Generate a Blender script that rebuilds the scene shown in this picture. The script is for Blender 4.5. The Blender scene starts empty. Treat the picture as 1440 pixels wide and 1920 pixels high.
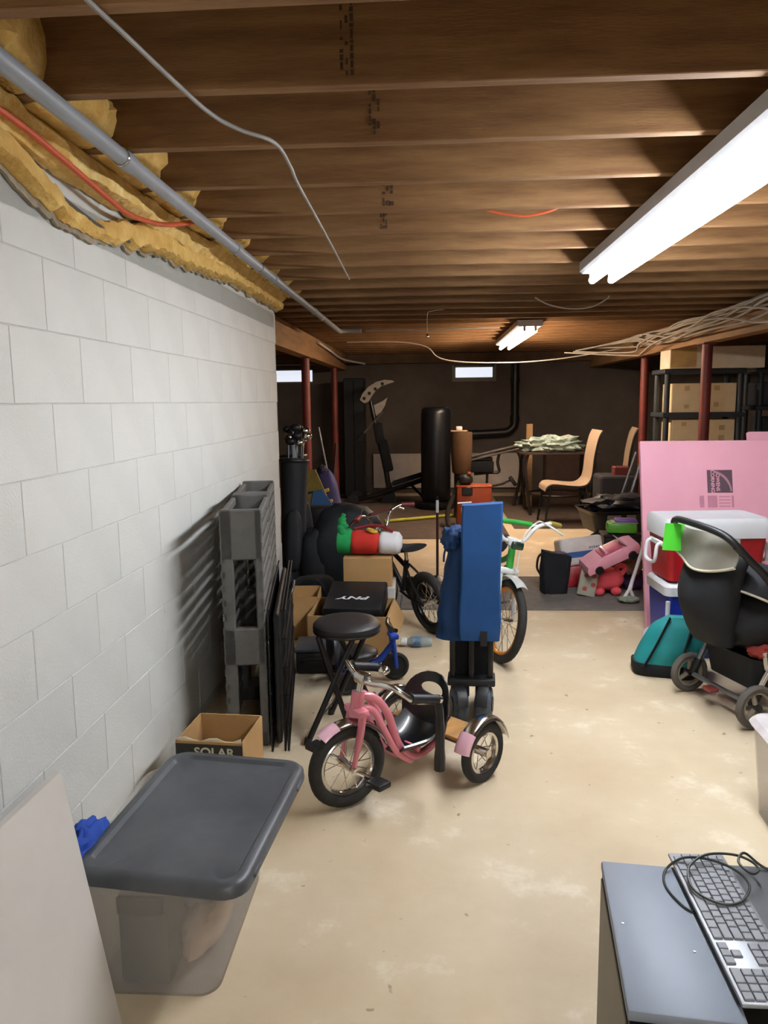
import bpy, bmesh, math, random
from mathutils import Vector, Matrix, noise

# ------------------------------------------------------------------ camera, world, exposure
scene = bpy.context.scene
COL = scene.collection
R = math.radians

EYE = 1.45
FPX = 1442.0
yaw, pitch, roll = math.atan(88 / FPX), math.atan(207 / FPX), 0.012
fwd = Vector((-math.sin(yaw) * math.cos(pitch), math.cos(yaw) * math.cos(pitch), -math.sin(pitch)))
r0 = Vector((math.cos(yaw), math.sin(yaw), 0))
u0 = r0.cross(fwd)
rt = r0 * math.cos(roll) - u0 * math.sin(roll)
up = r0 * math.sin(roll) + u0 * math.cos(roll)
cam_data = bpy.data.cameras.new('camera')
cam = bpy.data.objects.new('camera', cam_data)
COL.objects.link(cam)
cam.matrix_world = Matrix(((rt.x, up.x, -fwd.x, 0), (rt.y, up.y, -fwd.y, 0), (rt.z, up.z, -fwd.z, EYE), (0, 0, 0, 1)))
cam_data.sensor_fit = 'VERTICAL'
cam_data.sensor_height = 24.0
cam_data.lens = FPX / 1920 * 24.0
cam_data.clip_start = 0.05
scene.camera = cam

world = bpy.data.worlds.new('world')
scene.world = world
world.use_nodes = True
world.node_tree.nodes['Background'].inputs[0].default_value = (0.75, 0.82, 1.0, 1)
world.node_tree.nodes['Background'].inputs[1].default_value = 1.0

vs = scene.view_settings
vs.view_transform = 'Standard'
vs.look = 'None'
vs.exposure = 1.5
vs.gamma = 1.0
vs.use_curve_mapping = False

NEAR_TUBE = 30.0     # strength of the cool fluorescent tubes
FAR_TUBE = 34.0      # strength of the old warm tubes further in
WINDOW_GLOW = 0.32

# ------------------------------------------------------------------ materials
def lin(c):
    if isinstance(c, str):
        c = c.lstrip('#')
        c = tuple(int(c[i:i + 2], 16) / 255 for i in (0, 2, 4))
    return tuple(v / 12.92 if v <= 0.04045 else ((v + 0.055) / 1.055) ** 2.4 for v in c)

MATS = {}
def mat(name, col, rough=0.6, metal=0.0, var=0.12, scale=9.0, bump=0.0, bscale=60.0, col2=None,
        stretch=None, coat=0.0, trans=0.0, spec=0.5):
    """procedural material: base colour broken up by noise, optional fine bump"""
    if name in MATS:
        return MATS[name]
    m = bpy.data.materials.new(name)
    m.use_nodes = True
    nt = m.node_tree
    b = nt.nodes['Principled BSDF']
    c = lin(col)
    c2 = lin(col2) if col2 else tuple(v * (1 - var * 2) for v in c)
    if not col2:
        c = tuple(min(1, v * (1 + var * 0.5)) for v in c)
    tc = nt.nodes.new('ShaderNodeTexCoord')
    mp = nt.nodes.new('ShaderNodeMapping')
    nt.links.new(tc.outputs['Object'], mp.inputs[0])
    if stretch:
        mp.inputs['Scale'].default_value = stretch
    n = nt.nodes.new('ShaderNodeTexNoise')
    n.inputs['Scale'].default_value = scale
    n.inputs['Detail'].default_value = 5
    n.inputs['Roughness'].default_value = 0.6
    nt.links.new(mp.outputs[0], n.inputs[0])
    ramp = nt.nodes.new('ShaderNodeValToRGB')
    ramp.color_ramp.elements[0].position = 0.3
    ramp.color_ramp.elements[1].position = 0.7
    ramp.color_ramp.elements[0].color = (*c2, 1)
    ramp.color_ramp.elements[1].color = (*c, 1)
    nt.links.new(n.outputs['Fac'], ramp.inputs[0])
    nt.links.new(ramp.outputs[0], b.inputs['Base Color'])
    b.inputs['Roughness'].default_value = rough
    b.inputs['Metallic'].default_value = metal
    b.inputs['Specular IOR Level'].default_value = spec
    b.inputs['Coat Weight'].default_value = coat
    b.inputs['Transmission Weight'].default_value = trans
    if bump:
        n2 = nt.nodes.new('ShaderNodeTexNoise')
        n2.inputs['Scale'].default_value = bscale
        n2.inputs['Detail'].default_value = 3
        nt.links.new(mp.outputs[0], n2.inputs[0])
        bp = nt.nodes.new('ShaderNodeBump')
        bp.inputs['Strength'].default_value = bump
        bp.inputs['Distance'].default_value = 0.01
        nt.links.new(n2.outputs['Fac'], bp.inputs['Height'])
        nt.links.new(bp.outputs[0], b.inputs['Normal'])
    MATS[name] = m
    return m

def emit(name, col, strength):
    m = bpy.data.materials.new(name)
    m.use_nodes = True
    b = m.node_tree.nodes['Principled BSDF']
    b.inputs['Base Color'].default_value = (0.9, 0.9, 0.9, 1)
    b.inputs['Emission Color'].default_value = (*col, 1)
    b.inputs['Emission Strength'].default_value = strength
    return m

def translucent(name, col, alpha=0.5, rough=0.35):
    """milky see-through plastic"""
    m = bpy.data.materials.new(name)
    m.use_nodes = True
    nt = m.node_tree
    b = nt.nodes['Principled BSDF']
    b.inputs['Base Color'].default_value = (*lin(col), 1)
    b.inputs['Roughness'].default_value = rough
    tr = nt.nodes.new('ShaderNodeBsdfTransparent')
    tl = nt.nodes.new('ShaderNodeBsdfTranslucent')
    tl.inputs[0].default_value = (*lin(col), 1)
    mx = nt.nodes.new('ShaderNodeMixShader')
    mx2 = nt.nodes.new('ShaderNodeMixShader')
    n = nt.nodes.new('ShaderNodeTexNoise')
    n.inputs['Scale'].default_value = 6
    mr = nt.nodes.new('ShaderNodeMapRange')
    mr.inputs['To Min'].default_value = max(0, alpha - 0.04)
    mr.inputs['To Max'].default_value = min(1, alpha + 0.04)
    nt.links.new(n.outputs['Fac'], mr.inputs['Value'])
    mx2.inputs[0].default_value = 0.35
    nt.links.new(b.outputs[0], mx2.inputs[1])
    nt.links.new(tl.outputs[0], mx2.inputs[2])
    nt.links.new(mr.outputs[0], mx.inputs[0])
    nt.links.new(tr.outputs[0], mx.inputs[1])
    nt.links.new(mx2.outputs[0], mx.inputs[2])
    nt.links.new(mx.outputs[0], nt.nodes['Material Output'].inputs[0])
    MATS[name] = m
    return m

# ------------------------------------------------------------------ mesh builder
def frame_of(axis):
    a = Vector(axis).normalized()
    t = Vector((0, 0, 1)) if abs(a.z) < 0.9 else Vector((1, 0, 0))
    u = a.cross(t).normalized()
    return a, u, a.cross(u).normalized()

def smooth_path(pts, n=6, closed=False):
    pts = [Vector(p) for p in pts]
    out = []
    N = len(pts)
    segs = N if closed else N - 1
    for i in range(segs):
        if closed:
            p0, p1, p2, p3 = pts[(i - 1) % N], pts[i], pts[(i + 1) % N], pts[(i + 2) % N]
        else:
            p0, p1, p2, p3 = pts[max(i - 1, 0)], pts[i], pts[i + 1], pts[min(i + 2, N - 1)]
        for k in range(n):
            t = k / n
            out.append(0.5 * ((2 * p1) + (p2 - p0) * t + (2 * p0 - 5 * p1 + 4 * p2 - p3) * t * t
                              + (3 * p1 - p0 - 3 * p2 + p3) * t ** 3))
    if not closed:
        out.append(pts[-1])
    return out

class MB:
    def __init__(s):
        s.v, s.f = [], []
    def add(s, verts, faces, M=None):
        o = len(s.v)
        s.v += [tuple((M @ Vector(p)) if M else p) for p in verts]
        s.f += [tuple(i + o for i in f) for f in faces]
        return s
    def box(s, c, d, M=None):
        x, y, z = d[0] / 2, d[1] / 2, d[2] / 2
        vs_ = [(c[0] + a * x, c[1] + b * y, c[2] + e * z) for e in (-1, 1) for b in (-1, 1) for a in (-1, 1)]
        return s.add(vs_, [(0, 2, 3, 1), (4, 5, 7, 6), (0, 1, 5, 4), (2, 6, 7, 3), (0, 4, 6, 2), (1, 3, 7, 5)], M)
    def rbox(s, c, d, r=0.01, seg=2, M=None):
        bm = bmesh.new()
        bmesh.ops.create_cube(bm, size=1)
        for v in bm.verts:
            v.co = Vector((v.co.x * d[0], v.co.y * d[1], v.co.z * d[2]))
        bmesh.ops.bevel(bm, geom=bm.edges[:] + bm.verts[:], offset=min(r, min(d) * 0.49), segments=seg, affect='EDGES', profile=0.5)
        bm.verts.index_update()
        vs_ = [tuple(v.co + Vector(c)) for v in bm.verts]
        fs = [tuple(v.index for v in f.verts) for f in bm.faces]
        bm.free()
        return s.add(vs_, fs, M)
    def cyl(s, p0, p1, r0, r1=None, seg=12, cap=True, M=None):
        r1 = r0 if r1 is None else r1
        p0, p1 = Vector(p0), Vector(p1)
        a, u, w = frame_of(p1 - p0)
        vs_ = []
        for p, r in ((p0, r0), (p1, r1)):
            for i in range(seg):
                t = 2 * math.pi * i / seg
                vs_.append(tuple(p + (u * math.cos(t) + w * math.sin(t)) * r))
        fs = [(i, (i + 1) % seg, seg + (i + 1) % seg, seg + i) for i in range(seg)]
        if cap:
            fs += [tuple(reversed(range(seg))), tuple(range(seg, 2 * seg))]
        return s.add(vs_, fs, M)
    def tube(s, pts, r, seg=8, closed=False, n=0, cap=True, flat=1.0, M=None):
        P = smooth_path(pts, n, closed) if n else [Vector(p) for p in pts]
        N = len(P)
        rr = r if isinstance(r, (list, tuple)) else [r] * N
        if len(rr) != N:
            rr = [rr[min(len(rr) - 1, int(i / (N - 1) * (len(rr) - 1) + 0.5))] for i in range(N)]
        vs_, u = [], None
        for i in range(N):
            if closed:
                t = P[(i + 1) % N] - P[i - 1]
            else:
                t = P[min(i + 1, N - 1)] - P[max(i - 1, 0)]
            if t.length < 1e-9:
                t = Vector((0, 0, 1))
            t.normalize()
            if u is None:
                u = frame_of(t)[1]
            u = (u - t * u.dot(t))
            if u.length < 1e-6:
                u = frame_of(t)[1]
            u.normalize()
            w = t.cross(u)
            for k in range(seg):
                a = 2 * math.pi * k / seg
                vs_.append(tuple(P[i] + (u * math.cos(a) + w * math.sin(a) * flat) * rr[i]))
        fs = []
        for i in range(N if closed else N - 1):
            j = (i + 1) % N
            for k in range(seg):
                fs.append((i * seg + k, i * seg + (k + 1) % seg, j * seg + (k + 1) % seg, j * seg + k))
        if cap and not closed:
            fs += [tuple(reversed(range(seg))), tuple(range((N - 1) * seg, N * seg))]
        return s.add(vs_, fs, M)
    def torus(s, c, axis, Rr, r, seg=28, rs=10, flat=1.0, a0=0, a1=None, M=None):
        a, u, w = frame_of(axis)
        c = Vector(c)
        full = a1 is None
        a1 = 2 * math.pi if full else a1
        n = seg if full else seg + 1
        vs_ = []
        for i in range(n):
            t = a0 + (a1 - a0) * i / seg
            d = u * math.cos(t) + w * math.sin(t)
            for k in range(rs):
                q = 2 * math.pi * k / rs
                vs_.append(tuple(c + d * (Rr + r * math.cos(q)) + a * r * flat * math.sin(q)))
        fs = []
        for i in range(seg):
            j = (i + 1) % n
            for k in range(rs):
                fs.append((i * rs + k, j * rs + k, j * rs + (k + 1) % rs, i * rs + (k + 1) % rs))
        if not full:
            fs += [tuple(range(rs)), tuple(reversed(range(seg * rs, seg * rs + rs)))]
        return s.add(vs_, fs, M)
    def lathe(s, prof, c=(0, 0, 0), axis=(0, 0, 1), seg=20, M=None):
        a, u, w = frame_of(axis)
        c = Vector(c)
        vs_, fs = [], []
        for r, h in prof:
            for i in range(seg):
                t = 2 * math.pi * i / seg
                vs_.append(tuple(c + a * h + (u * math.cos(t) + w * math.sin(t)) * r))
        for j in range(len(prof) - 1):
            for i in range(seg):
                fs.append((j * seg + i, j * seg + (i + 1) % seg, (j + 1) * seg + (i + 1) % seg, (j + 1) * seg + i))
        fs += [tuple(reversed(range(seg))), tuple(range((len(prof) - 1) * seg, len(prof) * seg))]
        return s.add(vs_, fs, M)
    def prism(s, poly, t, M=None):
        """polygon in local xy, extruded t along z"""
        n = len(poly)
        vs_ = [(p[0], p[1], 0) for p in poly] + [(p[0], p[1], t) for p in poly]
        fs = [tuple(reversed(range(n))), tuple(range(n, 2 * n))] + [(i, (i + 1) % n, n + (i + 1) % n, n + i) for i in range(n)]
        return s.add(vs_, fs, M)
    def loft(s, rings, cap=True, M=None):
        n = len(rings[0])
        vs_ = [tuple(p) for r in rings for p in r]
        fs = []
        for j in range(len(rings) - 1):
            for i in range(n):
                fs.append((j * n + i, j * n + (i + 1) % n, (j + 1) * n + (i + 1) % n, (j + 1) * n + i))
        if cap:
            fs += [tuple(reversed(range(n))), tuple(range((len(rings) - 1) * n, len(rings) * n))]
        return s.add(vs_, fs, M)
    def sheet(s, fn, nu, nv, t=0.004, M=None):
        """surface fn(u,v)->point, given thickness t along the local normal"""
        g = [[Vector(fn(i / nu, j / nv)) for j in range(nv + 1)] for i in range(nu + 1)]
        top, bot = [], []
        for i in range(nu + 1):
            for j in range(nv + 1):
                du = g[min(i + 1, nu)][j] - g[max(i - 1, 0)][j]
                dv = g[i][min(j + 1, nv)] - g[i][max(j - 1, 0)]
                nn = du.cross(dv)
                nn = nn.normalized() if nn.length > 1e-9 else Vector((0, 0, 1))
                top.append(tuple(g[i][j] + nn * t / 2))
                bot.append(tuple(g[i][j] - nn * t / 2))
        n = len(top)
        W = nv + 1
        fs = []
        for i in range(nu):
            for j in range(nv):
                a = i * W + j
                fs.append((a, a + W, a + W + 1, a + 1))
                fs.append((n + a, n + a + 1, n + a + W + 1, n + a + W))
        for i in range(nu):
            for j, sgn in ((0, 1), (nv, -1)):
                a, b = i * W + j, (i + 1) * W + j
                q = (a, n + a, n + b, b)
                fs.append(q if sgn > 0 else q[::-1])
        for j in range(nv):
            for i, sgn in ((0, -1), (nu, 1)):
                a, b = i * W + j, i * W + j + 1
                q = (a, n + a, n + b, b)
                fs.append(q if sgn > 0 else q[::-1])
        return s.add(top + bot, fs, M)
    def blob(s, c, rad, amp=0.08, freq=2.2, seed=0, p=1.0, seg=28, rings=16, zmin=None, M=None):
        """soft lumpy closed body; p<1 makes it boxier"""
        def sp(v):
            return math.copysign(abs(v) ** p, v)
        rr = []
        for j in range(1, rings):
            ph = math.pi * j / rings - math.pi / 2
            ring = []
            for i in range(seg):
                th = 2 * math.pi * i / seg
                d = Vector((sp(math.cos(ph)) * sp(math.cos(th)), sp(math.cos(ph)) * sp(math.sin(th)), sp(math.sin(ph))))
                k = 1 + amp * noise.noise(d * freq + Vector((seed * 7.3, seed * 3.1, seed)))
                k += amp * 0.5 * noise.noise(d * freq * 2.7 + Vector((seed, seed * 5.0, 2)))
                q = Vector((c[0] + d.x * rad[0] * k, c[1] + d.y * rad[1] * k, c[2] + d.z * rad[2] * k))
                if zmin is not None and q.z < zmin:
                    q.z = zmin
                ring.append(q)
            rr.append(ring)
        return s.loft(rr, True, M)
    def build(s, name, m, parent=None, loc=None, rot=None, smooth=True, angle=38, kind=None):
        me = bpy.data.meshes.new(name)
        me.from_pydata(s.v, [], s.f)
        me.validate()
        bm = bmesh.new()
        bm.from_mesh(me)
        bmesh.ops.recalc_face_normals(bm, faces=bm.faces[:])
        bm.to_mesh(me)
        bm.free()
        if smooth:
            me.polygons.foreach_set('use_smooth', [True] * len(me.polygons))
            me.set_sharp_from_angle(angle=R(angle))
        me.materials.append(m)
        o = bpy.data.objects.new(name, me)
        COL.objects.link(o)
        if parent:
            o.parent = parent
        if loc:
            o.location = loc
        if rot:
            o.rotation_euler = rot
        if kind:
            o['kind'] = kind
        return o

def share(o, name, parent, loc, rot=None, scale=None):
    c = bpy.data.objects.new(name, o.data)
    COL.objects.link(c)
    c.parent = parent
    c.location = loc
    if rot:
        c.rotation_euler = rot
    if scale:
        c.scale = scale
    return c

def tag(o, label, cat, group=None):
    o['label'] = label
    o['category'] = cat
    if group:
        o['group'] = group
    return o

def thing(name, label, cat, loc=(0, 0, 0), rotz=0.0, group=None, rot=None):
    o = bpy.data.objects.new(name, None)
    o.empty_display_size = 0.1
    COL.objects.link(o)
    o.location = loc
    o.rotation_euler = rot if rot else (0, 0, rotz)
    return tag(o, label, cat, group)

def structure(o):
    o['kind'] = 'structure'
    return o

def text(name, body, size, m, parent, loc, rot, extrude=0.0006, bold=0.0, shear=0.0, sx=1.0):
    cu = bpy.data.curves.new(name, 'FONT')
    cu.body = body
    cu.size = size
    cu.extrude = extrude
    cu.offset = bold
    cu.shear = shear
    cu.align_x = 'CENTER'
    cu.align_y = 'CENTER'
    tmp = bpy.data.objects.new(name, cu)
    COL.objects.link(tmp)
    dg = bpy.context.evaluated_depsgraph_get()
    me = bpy.data.meshes.new_from_object(tmp.evaluated_get(dg))
    bpy.data.objects.remove(tmp)
    me.materials.clear()
    me.materials.append(m)
    o = bpy.data.objects.new(name, me)
    COL.objects.link(o)
    o.parent = parent
    o.location = loc
    o.rotation_euler = rot
    o.scale = (sx, 1, 1)
    return o

# shared materials
BLACK = mat('black_plastic', '#17181b', 0.45, var=0.1)
BLACKMETAL = mat('black_metal', '#141416', 0.35, var=0.1)
RUBBER = mat('rubber', '#2a2826', 0.8, var=0.15, scale=20, bump=0.25, bscale=120)
CHROME = mat('chrome', '#d8d5d0', 0.18, 1.0, var=0.06)
STEEL = mat('dull_steel', '#8f9296', 0.4, 0.9, var=0.1)
WHITEP = mat('white_plastic', '#d9dadc', 0.45, var=0.05)
CARD = mat('cardboard', '#b08a58', 0.85, var=0.08, scale=5, bump=0.08, bscale=150)
BLACKCLOTH = mat('black_cloth', '#15171c', 0.9, var=0.15, bump=0.15, bscale=200)
WOOD = mat('joist_wood', '#916d44', 0.75, col2='#6b4726', scale=3.0, stretch=(1.0, 9, 9), bump=0.15, bscale=30)

# ------------------------------------------------------------------ the setting
X0, X1, Y0, Y1 = -4.2, 4.6, -3.4, 12.2
JZ, CEIL = 2.18, 2.415

def concrete():
    m = bpy.data.materials.new('concrete_floor')
    m.use_nodes = True
    nt = m.node_tree
    b = nt.nodes['Principled BSDF']
    tc = nt.nodes.new('ShaderNodeTexCoord')
    def nz(sc, det, rough=0.6):
        n = nt.nodes.new('ShaderNodeTexNoise')
        n.inputs['Scale'].default_value = sc
        n.inputs['Detail'].default_value = det
        n.inputs['Roughness'].default_value = rough
        nt.links.new(tc.outputs['Object'], n.inputs[0])
        return n
    def ramp(src, p0, c0, p1, c1):
        r = nt.nodes.new('ShaderNodeValToRGB')
        r.color_ramp.elements[0].position, r.color_ramp.elements[1].position = p0, p1
        r.color_ramp.elements[0].color, r.color_ramp.elements[1].color = (*c0, 1), (*c1, 1)
        nt.links.new(src, r.inputs[0])
        return r
    base = ramp(nz(1.3, 6).outputs['Fac'], 0.35, lin('#bda98a'), 0.68, lin('#d2c3a6'))
    pale = ramp(nz(2.6, 7, 0.7).outputs['Fac'], 0.56, (0, 0, 0), 0.70, (1, 1, 1))
    m1 = nt.nodes.new('ShaderNodeMix')
    m1.data_type = 'RGBA'
    sc = nt.nodes.new('ShaderNodeMath')
    sc.operation = 'MULTIPLY'
    sc.inputs[1].default_value = 0.6
    nt.links.new(pale.outputs[0], sc.inputs[0])
    nt.links.new(sc.outputs[0], m1.inputs[0])
    nt.links.new(base.outputs[0], m1.inputs[6])
    m1.inputs[7].default_value = (*lin('#ece2cf'), 1)
    spot = ramp(nz(17, 2).outputs['Fac'], 0.24, (1, 1, 1), 0.30, (0, 0, 0))
    m2 = nt.nodes.new('ShaderNodeMix')
    m2.data_type = 'RGBA'
    nt.links.new(spot.outputs[0], m2.inputs[0])
    nt.links.new(m1.outputs[2], m2.inputs[6])
    m2.inputs[7].default_value = (*lin('#8a775c'), 1)
    nt.links.new(m2.outputs[2], b.inputs['Base Color'])
    b.inputs['Roughness'].default_value = 0.62
    bp = nt.nodes.new('ShaderNodeBump')
    bp.inputs['Strength'].default_value = 0.08
    bp.inputs['Distance'].default_value = 0.01
    nt.links.new(nz(40, 4).outputs['Fac'], bp.inputs['Height'])
    nt.links.new(bp.outputs[0], b.inputs['Normal'])
    return m

structure(MB().box(((X0 + X1) / 2, (Y0 + Y1) / 2, -0.05), (X1 - X0 + 0.4, Y1 - Y0 + 0.4, 0.1)).build('floor', concrete(), smooth=False))

SUBFLOOR = mat('subfloor_board', '#7a5c3c', 0.85, col2='#5b4028', scale=4, stretch=(1, 6, 1))
ceiling = structure(MB().box(((X0 + X1) / 2, (Y0 + Y1) / 2, CEIL + 0.02), (X1 - X0 + 0.4, Y1 - Y0 + 0.4, 0.04)).build('ceiling', SUBFLOOR, smooth=False))

def joist_mesh(x0, x1, seed):
    rnd = random.Random(seed)
    mb = MB()
    n = 12
    rings = []
    for i in range(n + 1):
        x = x0 + (x1 - x0) * i / n
        dy = rnd.uniform(-0.002, 0.002)
        dz = rnd.uniform(-0.002, 0.001)
        w = 0.019
        rings.append([(x, dy - w, JZ + dz + 0.002), (x, dy - w + 0.003, JZ + dz), (x, dy + w - 0.003, JZ + dz), (x, dy + w, JZ + dz + 0.002),
                      (x, dy + w, CEIL), (x, dy - w, CEIL)])
    return mb.loft(rings)

joist_y = [1.52 + 0.402 * k for k in range(-12, 27)]
joists = []
for k, y in enumerate(joist_y):
    if y < Y0 + 0.1 or y > Y1 - 0.05:
        continue
    left = -1.26 if y < 5.4 else X0 + 0.02
    j = joist_mesh(left, X1 - 0.02, k).build('joist', WOOD, ceiling, loc=(0, y, 0), smooth=True, angle=20)
    j.data.materials[0] = WOOD
    joists.append((y, j))

INKM = mat('stamp_ink', '#4a3524', 0.8, var=0.2, scale=40)
def joist_stamp(y, x, seed, wid):
    """faded lumber grade stamp: rows of small ink dashes on the joist face"""
    rnd = random.Random(seed)
    mb = MB()
    for row in range(3):
        z = JZ + 0.02
        while z < JZ + 0.2:
            h = rnd.uniform(0.006, 0.02)
            if rnd.random() < 0.72:
                mb.box((x + (row - 1) * wid, -0.0216, z + h / 2), (wid * rnd.uniform(0.3, 0.75), 0.0015, h))
            z += h + 0.004
    j = min(joists, key=lambda q: abs(q[0] - y))[1]
    mb.build('grade_stamp', INKM, j, smooth=False, kind='stuff')
joist_stamp(1.926, -0.19, 1, 0.012)
joist_stamp(2.33, -0.155, 2, 0.012)
joist_stamp(3.13, -0.16, 3, 0.016)
joist_stamp(3.53, -0.2, 4, 0.012)

# painted concrete block wall on the left, each block its own piece
PAINT = mat('painted_block', '#cdcec9', 0.6, var=0.04, scale=2.5, bump=0.22, bscale=130)
MORTAR = mat('painted_mortar', '#bfc0ba', 0.75, var=0.12, scale=14, bump=0.3, bscale=90)
WX = -1.065
WEND = 5.38
wall_left = structure(MB().box((WX - 0.1025, (Y0 + WEND - 0.004) / 2, 1.075), (0.2, WEND - 0.004 - Y0, 2.15)).build('wall_left', MORTAR, smooth=False))
blk = MB()
L, Hh = 0.398, 0.198
c = 0.0018
def block_mesh(length):
    l, h = length / 2, Hh / 2
    ring = lambda x, e: [(x, -l + e, -h + e), (x, l - e, -h + e), (x, l - e, h - e), (x, -l + e, h - e)]
    return MB().loft([ring(-0.03, 0), ring(-0.003, 0), ring(0, c)])
proto = {}
def put_block(y0, y1, z):
    ln = round(y1 - y0 - 0.002, 3)
    if ln < 0.05:
        return
    if ln not in proto:
        proto[ln] = block_mesh(ln).build('block', PAINT, wall_left, loc=(WX, (y0 + y1) / 2, z), smooth=False)
    else:
        share(proto[ln], 'block', wall_left, (WX, (y0 + y1) / 2, z))
for k in range(-1, 11):
    zc = 0.055 + 0.2 * k + 0.1
    if zc < 0.0:
        continue
    ph = 0.335 if k % 2 else 0.135
    y = -0.4 * 2 + ph
    while y < WEND:
        a, b = max(y, -0.6), min(y + 0.4, WEND)
        if b > a and b > 0.4:
            put_block(a, b, min(zc, 2.15 - Hh / 2))
        y += 0.4
SILL = mat('sill_wood', '#6a4f35', 0.8, var=0.2, scale=5)
tag(MB().box((-1.165, (Y0 + WEND) / 2, 2.165), (0.18, WEND - Y0, 0.03)).build('sill_plate', SILL, smooth=False),
    'flat wooden sill plate on top of the white block wall', 'timber')

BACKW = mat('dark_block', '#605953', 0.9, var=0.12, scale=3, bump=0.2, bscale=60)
def wall_with_holes(name, m, axis, pos, thick, a0, a1, z0, z1, holes):
    """wall in plane y=pos (axis 'y') or x=pos with rectangular window holes"""
    mb = MB()
    xs = sorted({a0, a1, *[h[0] for h in holes], *[h[1] for h in holes]})
    zs = sorted({z0, z1, *[h[2] for h in holes], *[h[3] for h in holes]})
    for i in range(len(xs) - 1):
        for j in range(len(zs) - 1):
            cx, cz = (xs[i] + xs[i + 1]) / 2, (zs[j] + zs[j + 1]) / 2
            if any(h[0] < cx < h[1] and h[2] < cz < h[3] for h in holes):
                continue
            d = (xs[i + 1] - xs[i], thick, zs[j + 1] - zs[j])
            if axis == 'y':
                mb.box((cx, pos, cz), d)
            else:
                mb.box((pos, cx, cz), (thick, d[0], d[2]))
    return structure(mb.build(name, m, smooth=False))

HOLES = [(-2.5, -1.83, 1.755, 1.975), (0.375, 0.995, 1.785, 1.985)]
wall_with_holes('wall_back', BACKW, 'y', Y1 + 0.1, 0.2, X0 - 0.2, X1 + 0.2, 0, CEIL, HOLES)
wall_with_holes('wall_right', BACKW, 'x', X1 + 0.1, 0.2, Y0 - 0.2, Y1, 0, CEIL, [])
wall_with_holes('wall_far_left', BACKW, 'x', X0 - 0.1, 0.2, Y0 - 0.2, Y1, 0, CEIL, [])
wall_with_holes('wall_front', mat('front_block', '#a9a69f', 0.8, var=0.08), 'y', Y0 - 0.1, 0.2, X0, X1, 0, CEIL, [])
PANE = emit('daylit_pane', (0.80, 0.86, 1.0), WINDOW_GLOW)
FRAME = mat('window_frame', '#8d8a84', 0.6)
for i, h in enumerate(HOLES):
    fr = MB()
    w = 0.022
    fr.box(((h[0] + h[1]) / 2, Y1 + 0.05, h[2] + w / 2), (h[1] - h[0], 0.06, w))
    fr.box(((h[0] + h[1]) / 2, Y1 + 0.05, h[3] - w / 2), (h[1] - h[0], 0.06, w))
    for x in (h[0] + w / 2, h[1] - w / 2):
        fr.box((x, Y1 + 0.05, (h[2] + h[3]) / 2), (w, 0.06, h[3] - h[2]))
    f = structure(fr.build('window_%d' % (i + 1), FRAME, smooth=False))
    MB().box(((h[0] + h[1]) / 2, Y1 + 0.07, (h[2] + h[3]) / 2), (h[1] - h[0] - 0.03, 0.008, h[3] - h[2] - 0.03)).build('pane', PANE, f, smooth=False)
tr = MB()
h = HOLES[1]
tr.box(((h[0] + h[1]) / 2, Y1 - 0.012, h[2] - 0.02), (h[1] - h[0] + 0.06, 0.024, 0.04))
tr.box((h[0] - 0.015, Y1 - 0.012, (h[2] + h[3]) / 2), (0.03, 0.024, h[3] - h[2] + 0.02))
tr.box((h[1] + 0.015, Y1 - 0.012, (h[2] + h[3]) / 2), (0.03, 0.024, h[3] - h[2] + 0.02))
structure(tr.build('trim_1', FRAME, smooth=False))
structure(MB().box((0.2, 12.06, 2.1), (8.6, 0.1, 0.14)).build('trim_2', mat('rim_board', '#6d5540', 0.8, var=0.2, scale=4), smooth=False))

# timber beams and steel posts
BEAM = mat('beam_wood', '#a07a50', 0.75, col2='#80603f', scale=2.5, stretch=(8, 1, 8), bump=0.15, bscale=25)
def beam(x, y0, y1, label):
    t = thing('support_beam', label, 'beam', (x, y0, 0), group='ceiling support beams')
    for k, dx in enumerate((-0.045, 0.0, 0.045)):
        MB().rbox((dx, (y1 - y0) / 2, 2.06), (0.043, y1 - y0, 0.24), 0.003, 1).build('ply', BEAM, t, smooth=False)
beam(-1.37, 5.39, 12.19, 'timber support beam running back from the end of the white block wall')
beam(2.52, 3.2, 12.19, 'timber support beam on the right with white cables bundled along it')
POSTM = mat('post_red', '#7a3128', 0.5, var=0.2, scale=6)
def post(x, y, label):
    t = thing('steel_post', label, 'post', (x, y, 0), group='steel posts under the beams')
    MB().cyl((0, 0, 0.008), (0, 0, 1.932), 0.047, seg=20).build('column', POSTM, t)
    MB().rbox((0, 0, 0.004), (0.15, 0.15, 0.008), 0.002, 1).build('base_plate', POSTM, t, smooth=False)
    MB().rbox((0, 0, 1.936), (0.13, 0.2, 0.008), 0.002, 1).build('top_plate', POSTM, t, smooth=False)
post(-1.37, 8.55, 'dark red steel post nearest the end of the white block wall')
post(-1.37, 11.1, 'dark red steel post beside the tall black cabinet')
post(2.52, 9.35, 'dark red steel post left of the cream storage boxes')
post(2.52, 7.3, 'dark red steel post standing in front of the cream storage boxes')

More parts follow.
